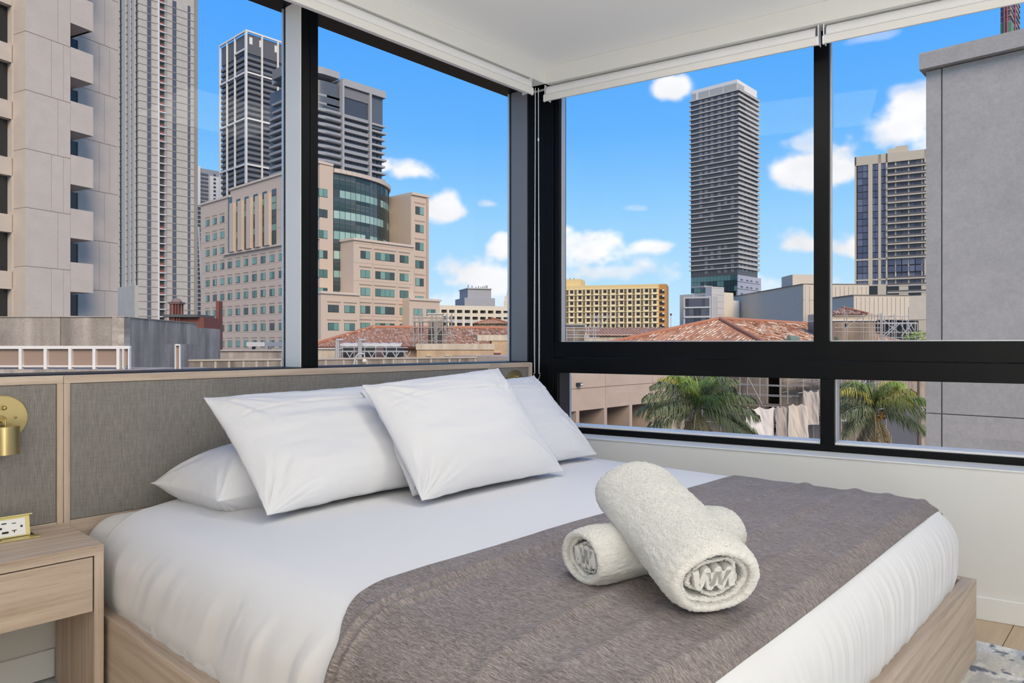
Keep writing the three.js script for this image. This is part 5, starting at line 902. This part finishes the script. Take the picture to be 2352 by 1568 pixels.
// ---------------------------------------------------------------- big hipped roof and stone building beside the corner window
const CORN = at(1790, 40);
{
  const a = 7, ye = hgt(812, 40), yr = hgt(731, 49.8), x0 = CORN.x, z1 = CORN.z, o = .6, t = city('stone_hall', 'old stone building with large hipped red tile roof', 'building', CORN);
  const A = V(x0 - o, ye, z1 + o), B = V(x0 - o, ye, z1 - 2 * a - o), Cn = V(x0 + 34, ye, z1 + o), R = V(x0 + a, yr, z1 - a), R2 = V(x0 + 34, yr, z1 - a);
  tiledSlope(t, A, B, R, R.clone().add(V(0, 0, -.02)), 21, .27, .42); tiledSlope(t, A, Cn, R, R2, 22, .27, .42); ridgeTiles(t, A, R); ridgeTiles(t, B, R); ridgeTiles(t, R, R2);
  const fl = new Face(CORN, AZ), fr = new Face(CORN, AX); fbT(t, fl, 'wall', CM.stone, 0, 2 * a, GROUND, ye - .1, -.6, 0); fbT(t, fr, 'wall', CM.stone, 0, 34, GROUND, ye - .1, -.6, 0); fb(t, fl, 'cornice', CM.cap, -.3, 2 * a, ye - .5, ye - .1, 0, .3); fb(t, fr, 'cornice', CM.cap, -.3, 34, ye - .5, ye - .1, 0, .3);
  for (const [u0, w] of [[6, 3.2], [11, 3.2], [16, 3.2]]) { fb(t, fr, 'window', CM.winDark, 3 + u0 * 1.2, 3 + u0 * 1.2 + w, ye - 3.6, ye - 1.6, 0, .05); for (let i = 0; i < 5; i++) fb(t, fr, 'window_column', CM.cap, 3 + u0 * 1.2 + i * w / 4 - .09, 3 + u0 * 1.2 + i * w / 4 + .09, ye - 3.6, ye - 1.6, .05, .2); }
  fb(t, fr, 'netting', C(96, 94, 96), 2, 30, GROUND, ye - 4.1, .1, .2);
  // half-round roof vents
  for (const [u, v] of [[1818, 764], [1880, 765], [1925, 771], [1958, 769]]) { const n = new Face(V(0, 0, z1 - 1.9), AX), g = new THREE.CylinderGeometry(.26, .26, 1.5, 12, 1, false, 0, Math.PI).rotateZ(Math.PI / 2); const m = part(t, 'roof_vent', g, C(112, 128, 112)); const s = n.s(u), yy = ye + (1.9 + o) / (a + o) * (yr - ye); m.position.set(s, yy + .05, z1 - 1.9).sub(t.position); m.rotation.x = Math.PI / 2; }
  // roofs and walls behind it
  const d1 = 66, k = new Face(at(1450, d1), SIDE), K = v => k.y(1450, v), t1 = city('rear_tiled_roof', 'low strip of red tiled roof behind the big hipped roof', 'roof', at(1450, d1)); tiledSlope(t1, k.at(k.s(1355), K(769), 0), k.at(k.s(1640), K(769), 0), k.at(k.s(1340), K(748), -6), k.at(k.s(1640), K(747), -6), 31, .3, .5); fbT(t1, k, 'wall', CM.cap, k.s(1340), k.s(1560), GROUND, K(768), -2, -.2);
  const j = new Face(at(1330, 50), SIDE), J = v => j.y(1330, v), t2 = city('roof_shed', 'grey rooftop shed with open pipe frame', 'shed', at(1330, 50)); fbT(t2, j, 'wall', CM.stone, j.s(1280), j.s(1342), GROUND, J(747), -3, 0); fb(t2, j, 'roof_slab', CM.greyP, j.s(1280), j.s(1345), J(747), J(745), -3, .2); for (const u of [1300, 1317, 1345, 1350, 1361, 1366]) rod(t2, 'pole', j.at(j.s(u), J(800), .5), j.at(j.s(u), J(750), .5), .035, CM.steelG); for (const v of [752, 759, 769, 775]) rod(t2, 'ledger', j.at(j.s(1290), J(v), .5), j.at(j.s(1375), J(v), .5), .035, CM.steelG);
  const m5 = new Face(at(1360, 120), SIDE), N5 = v => m5.y(1360, v), t3 = city('roof_mast', 'thin steel pipe frame before the yellow building', 'frame', at(1360, 120)); for (const [u0, v0, u1, v1] of [[1350, 752, 1372, 724], [1372, 724, 1372, 752], [1372, 724, 1380, 745], [1340, 726, 1405, 726], [1380, 752, 1398, 728], [1333, 742, 1345, 760]]) rod(t3, 'strut', m5.at(m5.s(u0), N5(v0), 0), m5.at(m5.s(u1), N5(v1), 0), .07, CM.steelG); rod(t3, 'post', m5.at(m5.s(1372), GROUND, 0), m5.at(m5.s(1372), N5(752), 0), .07, CM.steelG);
  const P6 = at(1541, 150), t6 = city('mast_light', 'slender lamp mast in the gap beside the yellow building', 'mast', P6); rod(t6, 'mast', at(1541, 150, GROUND), at(1541, 150, hgt(722, 150)), .09, CM.greyP); const hd = part(t6, 'lamp_head', new THREE.SphereGeometry(.25, 8, 6), CM.dkM); hd.position.copy(at(1541, 150, hgt(722, 150))).sub(t6.position);
}
{ // hip roofed stone turret
  const d0 = 52, P = at(1955, d0), f = new Face(P, SIDE.clone().addScaledVector(VIEW, -.1)), Y = v => f.y(1955, v), t = city('stone_turret', 'stone turret with small hipped red tile roof and scaffold', 'turret', P), c = (u, v, w) => f.at(f.s(u), Y(v), w);
  fbT(t, f, 'wall', CM.stone, f.s(1885), f.s(2011), Y(800), Y(737), -3, 0); fbT(t, f, 'upper_wall', CM.cap, f.s(1885), f.s(2008), Y(734), Y(719), -3, 0); fb(t, f, 'string_course', CM.whiteC, f.s(1885), f.s(2012), Y(737), Y(734), -3, .12); fb(t, f, 'opening', CM.winDark, f.s(1940), f.s(1947), Y(751), Y(743), 0, .05);
  tiledSlope(t, c(1890, 719.5, .3), c(1990, 719.5, .3), c(1954, 702, -1.7), c(1955, 702, -1.7), 41, .2, .34); tiledSlope(t, c(1990, 719.5, .3), c(2018, 720.5, -2.6), c(1955, 702, -1.7), c(1955.3, 702, -1.7), 42, .2, .34); ridgeTiles(t, c(1990, 719.5, .3), c(1955, 702, -1.7), .07);
  const sc = city('scaffold', 'pipe scaffold standing round the hip roofed turret', 'scaffold', at(1955, d0 - 1), 'steel scaffolds on the tiled building'), p = (u0, v0, u1, v1, w = .8, n = 'ledger') => rod(sc, n, f.at(f.s(u0), Y(v0), w), f.at(f.s(u1), Y(v1), w), .03, CM.steel);
  for (const u of [1930, 1936, 1986, 1992, 2006, 1973, 1999, 2014]) p(u, 788, u, u === 1930 ? 704 : 722, .8, 'pole'); for (const v of [725, 742, 752.5, 762]) p(1908, v, 2016, v + 1); p(1932, 754, 1978, 721, .8, 'brace'); for (const v of [770]) p(1985, v, 2020, v);
}
{ // open shoring frame beside the turret
  const d0 = 54, f = new Face(at(2060, d0), SIDE), Y = v => f.y(2060, v), sc = city('scaffold', 'open steel shoring frame with raking struts beside the turret', 'scaffold', at(2060, d0), 'steel scaffolds on the tiled building'), p = (n, u0, v0, u1, v1, w = 0) => rod(sc, n, f.at(f.s(u0), Y(v0), w), f.at(f.s(u1), Y(v1), w), .035, CM.steelG);
  for (const [u, v] of [[2016, 722], [2022, 719], [2027, 716], [2032, 724], [2042, 725], [2049, 736], [2054, 721], [2058, 725], [2073, 729], [2083, 736], [2087, 705], [2102, 738], [2107, 741]]) p('pole', u, 786, u, v);
  for (const v of [741.5, 743, 763, 775]) p('ledger', 2012, v, 2107, v); for (const [u0, u1] of [[2012, 2050], [2040, 2087]]) p('ledger', u0, 726, u1, 726);
  for (const [u0, v0, u1, v1] of [[2020, 770, 2052, 742], [2025, 772, 2058, 742], [2058, 743, 2078, 778], [2072, 743, 2092, 776], [2080, 743, 2098, 774], [2060, 772, 2086, 742], [2030, 745, 2056, 765], [2016, 735, 2030, 742]]) p('brace', u0, v0, u1, v1, .6);
  const Bs = at(2110, 50), r = rng(51), g = [], lg = new THREE.PlaneGeometry(.16, .07); for (let i = 0; i < 900; i++) { const q = V(r() - .5, r() - .5, r() - .5).multiplyScalar(2.4); if (q.length() > 1.2) continue; const m = lg.clone(); m.rotateX(r() * 6).rotateY(r() * 6); m.translate(q.x, q.y * .8, q.z); g.push(m); }
  const t = city('shrub', 'yellow green shrub top beside the shoring frame', 'shrub', Bs), fo = part(t, 'foliage', mergeGeometries(g), C(140, 164, 72, .8, { side: THREE.DoubleSide })); fo.userData.kind = 'stuff'; fo.position.set(0, hgt(786, 50) - GROUND, 0); rod(t, 'stem', V(Bs.x, GROUND, Bs.z), V(Bs.x, hgt(784, 50), Bs.z), .08, C(110, 92, 74));
}
// ---------------------------------------------------------------- scaffold, tarpaulins and stair on the stone building
{
  const fl = new Face(CORN, AZ), fr = new Face(CORN, AX), Yl = v => fl.y(1740, v), t = city('scaffold', 'scaffold bays with guard rails along the stone building wall', 'scaffold', CORN, 'steel scaffolds on the tiled building');
  const yb = hgt(1010, 40), yt = hgt(800, 40);
  for (const w of [.35, 1.3]) { for (let s = -.6; s < 8.5; s += 1.15) rod(t, 'pole', fl.at(s, yb, w), fl.at(s, yt, w), .028, CM.steel); for (let k = 0; k < 9; k++) rod(t, 'ledger', fl.at(-1.2, yb + .3 + k * .55, w), fl.at(8.2, yb + .3 + k * .55, w), .025, CM.steel); }
  for (let s = .4; s < 8; s += 2.3) rod(t, 'brace', fl.at(s, yb + 2, 1.32), fl.at(s + 1.1, yb + 4, 1.32), .025, CM.steel); fb(t, fl, 'platform', C(120, 104, 90), -.8, 8, yb + 1.95, yb + 2.02, .35, 1.3);
  for (const w of [.35, 1.2]) { for (let s = .3; s < 16; s += 1.3) rod(t, 'pole', fr.at(s, yb - 1, w), fr.at(s, yt, w), .028, CM.steel); for (let k = 0; k < 8; k++) if (k % 3) rod(t, 'ledger', fr.at(-.4, yb + .2 + k * .62, w), fr.at(16, yb + .2 + k * .62, w), .025, CM.steel); }
  for (const y of [yb + 1.2, yb + 3]) fb(t, fr, 'platform', C(150, 136, 120), 0, 16, y, y + .08, .35, 1.2);
  const st = city('scaffold_stair', 'steel access stair climbing the scaffold tower', 'stair', at(1955, 38)), g = new Face(at(1955, 38), SIDE), G = v => g.y(1955, v);
  for (const [u0, v0, u1, v1] of [[1941, 965, 1962, 905], [1966, 965, 1977, 918], [1930, 905, 1962, 872], [1945, 905, 1975, 872]]) for (const w of [0, .7]) rod(st, 'stringer', g.at(g.s(u0), G(v0), w), g.at(g.s(u1), G(v1), w), .03, CM.steelG);
  for (let i = 0; i < 9; i++) { const q = i / 8; rod(st, 'tread', g.at(lerp(g.s(1945), g.s(1957), q), lerp(G(962), G(922), q), .35), g.at(lerp(g.s(1967), g.s(1976), q), lerp(G(962), G(922), q), .35), .04, CM.steelG); rod(st, 'tread', g.at(lerp(g.s(1934), g.s(1948), q), lerp(G(903), G(878), q), .35), g.at(lerp(g.s(1948), g.s(1968), q), lerp(G(903), G(878), q), .35), .035, CM.steelG); }
  for (const v of [918, 916, 965, 963, 882]) rod(st, 'landing_rail', g.at(g.s(1924), G(v), .35), g.at(g.s(1984), G(v), .35), .028, CM.steelG); for (const u of [1926, 1939, 1959, 1982]) rod(st, 'post', g.at(g.s(u), G(1010), .3), g.at(g.s(u), G(860), .3), .03, CM.steel);
  fb(st, g, 'back_mesh', C(128, 112, 100), g.s(1915), g.s(1990), G(1015), G(800), -.5, -.4);
  // tarpaulins
  const tarp = (label, f, s0, s1, y0, y1, w, seed, mat) => { const o = city('tarpaulin', label, 'tarpaulin', f.at((s0 + s1) / 2, 0, w), 'tarpaulins on the scaffold'); part(o, 'sheet', gridGeo(40, 40, (u, v) => f.at(lerp(s0, s1, u) + .08 * (fbm2(v * 3, seed, 2, seed) - .5), lerp(y0, y1, v) + (v > .9 ? -.12 * Math.abs(Math.sin(u * 7 + seed)) * (v - .9) * 10 : 0), w + .22 * (fbm2(u * 4 + v * 1.3, v * 1.6 + seed, 3, seed) - .5) + .04 * Math.sin(u * 9)).sub(o.position)), mat); return o; };
  const two = c => C(...c, .8, { side: THREE.DoubleSide });
  const q = new Face(at(1790, 37.6), SIDE), S = u => q.s(u), T = v => q.y(1790, v);
  tarp('white plastic tarpaulin hanging on the scaffold beside the palm', q, S(1714), S(1779), T(1012), T(934), 0, 3, two([226, 219, 210]));
  tarp('grey beige tarpaulin gathered between the white and the tan one', q, S(1778), S(1809), T(1012), T(931), .12, 5, two([176, 165, 153]));
  tarp('tan tarpaulin hanging at the scaffold corner', q, S(1807), S(1853), T(1012), T(926), .22, 8, two([208, 196, 180]));
  tarp('torn pale netting draped from the upper scaffold rail', q, S(1850), S(1884), T(976), T(896), -.2, 12, two([188, 177, 166]));
}
// ---------------------------------------------------------------- precast building low beside the window
{
  const d0 = 30, P = at(1306, d0), f = new Face(P, AX), Y = v => f.y(1306, v), t = city('precast_building', 'beige precast concrete building with deep upright fins', 'building', P), e = f.s(1572), s0 = f.s(1200), yb = Y(946), yj = Y(894), top = .55;
  fbT(t, f, 'core', CM.precast, s0, e, yb, top, -4, -.05);
  const cuts = [s0, f.s(1391), f.s(1499), f.s(1525), e]; for (let i = 0; i < 4; i++) { fbT(t, f, 'wall_panel', CM.precast, cuts[i] + .012, cuts[i + 1] - .012, yj + .012, top, -.06, 0); fbT(t, f, 'wall_panel', CM.precast, cuts[i] + .012, cuts[i + 1] - .012, yb, yj - .012, -.06, 0); }
  fb(t, f, 'glass_wall', CM.winDark, s0, e, GROUND, yb, -4, -2.6); fbT(t, f, 'end_wall', CM.precast, f.s(1525), e, GROUND, yb, -4, 0);
  for (const u of [1200, 1262, 1327, 1391, 1449, 1499]) fbT(t, f, 'fin', CM.precast, f.s(u) - .11, f.s(u) + .11, GROUND, yb, -2.6, 0);
  fb(t, f, 'wall_light', CM.mech, f.s(1322.5), f.s(1330), Y(887), Y(880), 0, .2); fb(t, f, 'wall_light_face', CM.whiteC, f.s(1325), f.s(1329), Y(885.5), Y(881.5), .2, .22);
}
// ---------------------------------------------------------------- palms
{
  const r0 = rng(71), greens = [C(128, 154, 62, .7, { side: THREE.DoubleSide }), C(100, 126, 58, .7, { side: THREE.DoubleSide }), C(150, 168, 72, .7, { side: THREE.DoubleSide }), C(108, 118, 82, .8, { side: THREE.DoubleSide }), C(170, 164, 78, .7, { side: THREE.DoubleSide })];
  const frond = (seed, len, lift) => {                // arching rachis with hanging leaflets, built along +x
    const r = rng(seed), pos = [], N = 46, pts = []; let x = 0, y = 0, a = lift; for (let i = 0; i <= N; i++) { pts.push([x, y, a]); const st = len / N; x += Math.cos(a) * st; y += Math.sin(a) * st; a -= (.8 + lift * .7) / N * (.3 + 1.5 * i / N); }
    const tri = (p, q, s) => pos.push(...p, ...q, ...s);
    for (let i = 0; i < N; i++) { const [x0, y0] = pts[i], [x1, y1] = pts[i + 1], w = .03 * (1 - i / N) + .006; tri([x0, y0, -w], [x1, y1, -w], [x1, y1, w]); tri([x0, y0, -w], [x1, y1, w], [x0, y0, w]); tri([x0, y0 - w, 0], [x1, y1 - w, 0], [x1, y1 + w, 0]);
      if (i < 5) continue; const L = (.62 + .2 * r()) * Math.sin(Math.PI * (.12 + .86 * i / N)) ** .6 * len / 2.7;
      for (const sg of [-1, 1]) for (let k = 0; k < 2; k++) { const tw = (r() - .5) * 1.1 - .25, fx = .45 + .25 * r(), dx = L * fx * Math.cos(pts[i][2]), dz = sg * L * .8 * Math.cos(tw), dy = L * .8 * Math.sin(tw) + L * fx * Math.sin(pts[i][2]), b = .022, m = [x0 + dx * .55, y0 + dy * .55 + .02, dz * .55], e = [x0 + dx, y0 + dy - .42 * L, dz * .92]; tri([x0 - b, y0, 0], [m[0] + b, m[1], m[2]], [m[0] - b, m[1], m[2]]); tri([m[0] - b, m[1], m[2]], [m[0] + b, m[1], m[2]], e); } }
    const g = new THREE.BufferGeometry(); g.setAttribute('position', new THREE.Float32BufferAttribute(pos, 3)); g.computeVertexNormals(); return g;
  };
  const palm = (label, u, v, d, len, n, seed, fruit) => {
    const P = at(u, d), t = city('palm_tree', label, 'palm', P, 'feather palms beside the stone building'), yc = hgt(v, d) - GROUND, r = rng(seed), fs = [0, 1, 2, 3, 4, 5].map(k => frond(seed * 10 + k, len * (.85 + .06 * k), [1.42, 1.2, .95, .6, .25, -.2][k]));
    part(t, 'trunk', tube(V(0, 0, 0), V(0, yc, 0), .16, 12, .11), C(128, 116, 102)); part(t, 'crownshaft', tube(V(0, yc - .5, 0), V(0, yc + .1, 0), .14, 10, .08), C(120, 112, 70));
    for (let i = 0; i < n; i++) { const k = (i * 7 + 1) % 6, m = part(t, 'frond', fs[k], k > 3 ? greens[3] : greens[(r() * 5) | 0]); m.position.y = yc; m.rotation.y = i * 2.399 + .3 * r(); m.rotation.order = 'YXZ'; m.rotation.x = (r() - .5) * .5; }
    for (let i = 0; i < 5; i++) { const m = part(t, 'frond', fs[5], C(150, 132, 96, .9, { side: THREE.DoubleSide })); m.position.y = yc - .15; m.rotation.y = i * 1.3 + seed; m.rotation.z = -.75; m.scale.setScalar(.75); }
    if (fruit) { const gs = []; for (let i = 0; i < 90; i++) gs.push(new THREE.IcosahedronGeometry(.045, 0).translate((r() - .5) * .7, -.35 * r() - .1, (r() - .5) * .7)); const c = part(t, 'fruit_cluster', mergeGeometries(gs), C(190, 132, 60)); c.userData.kind = 'stuff'; c.position.y = yc; }
  };
  palm('bushy green feather palm beside the white tarpaulin', 1602, 934, 27, 2.2, 30, 5, false);
  palm('green feather palm with orange fruit beside the scaffold stair', 2008, 938, 30, 2.1, 24, 9, true);
}

renderer.render(scene, camera);
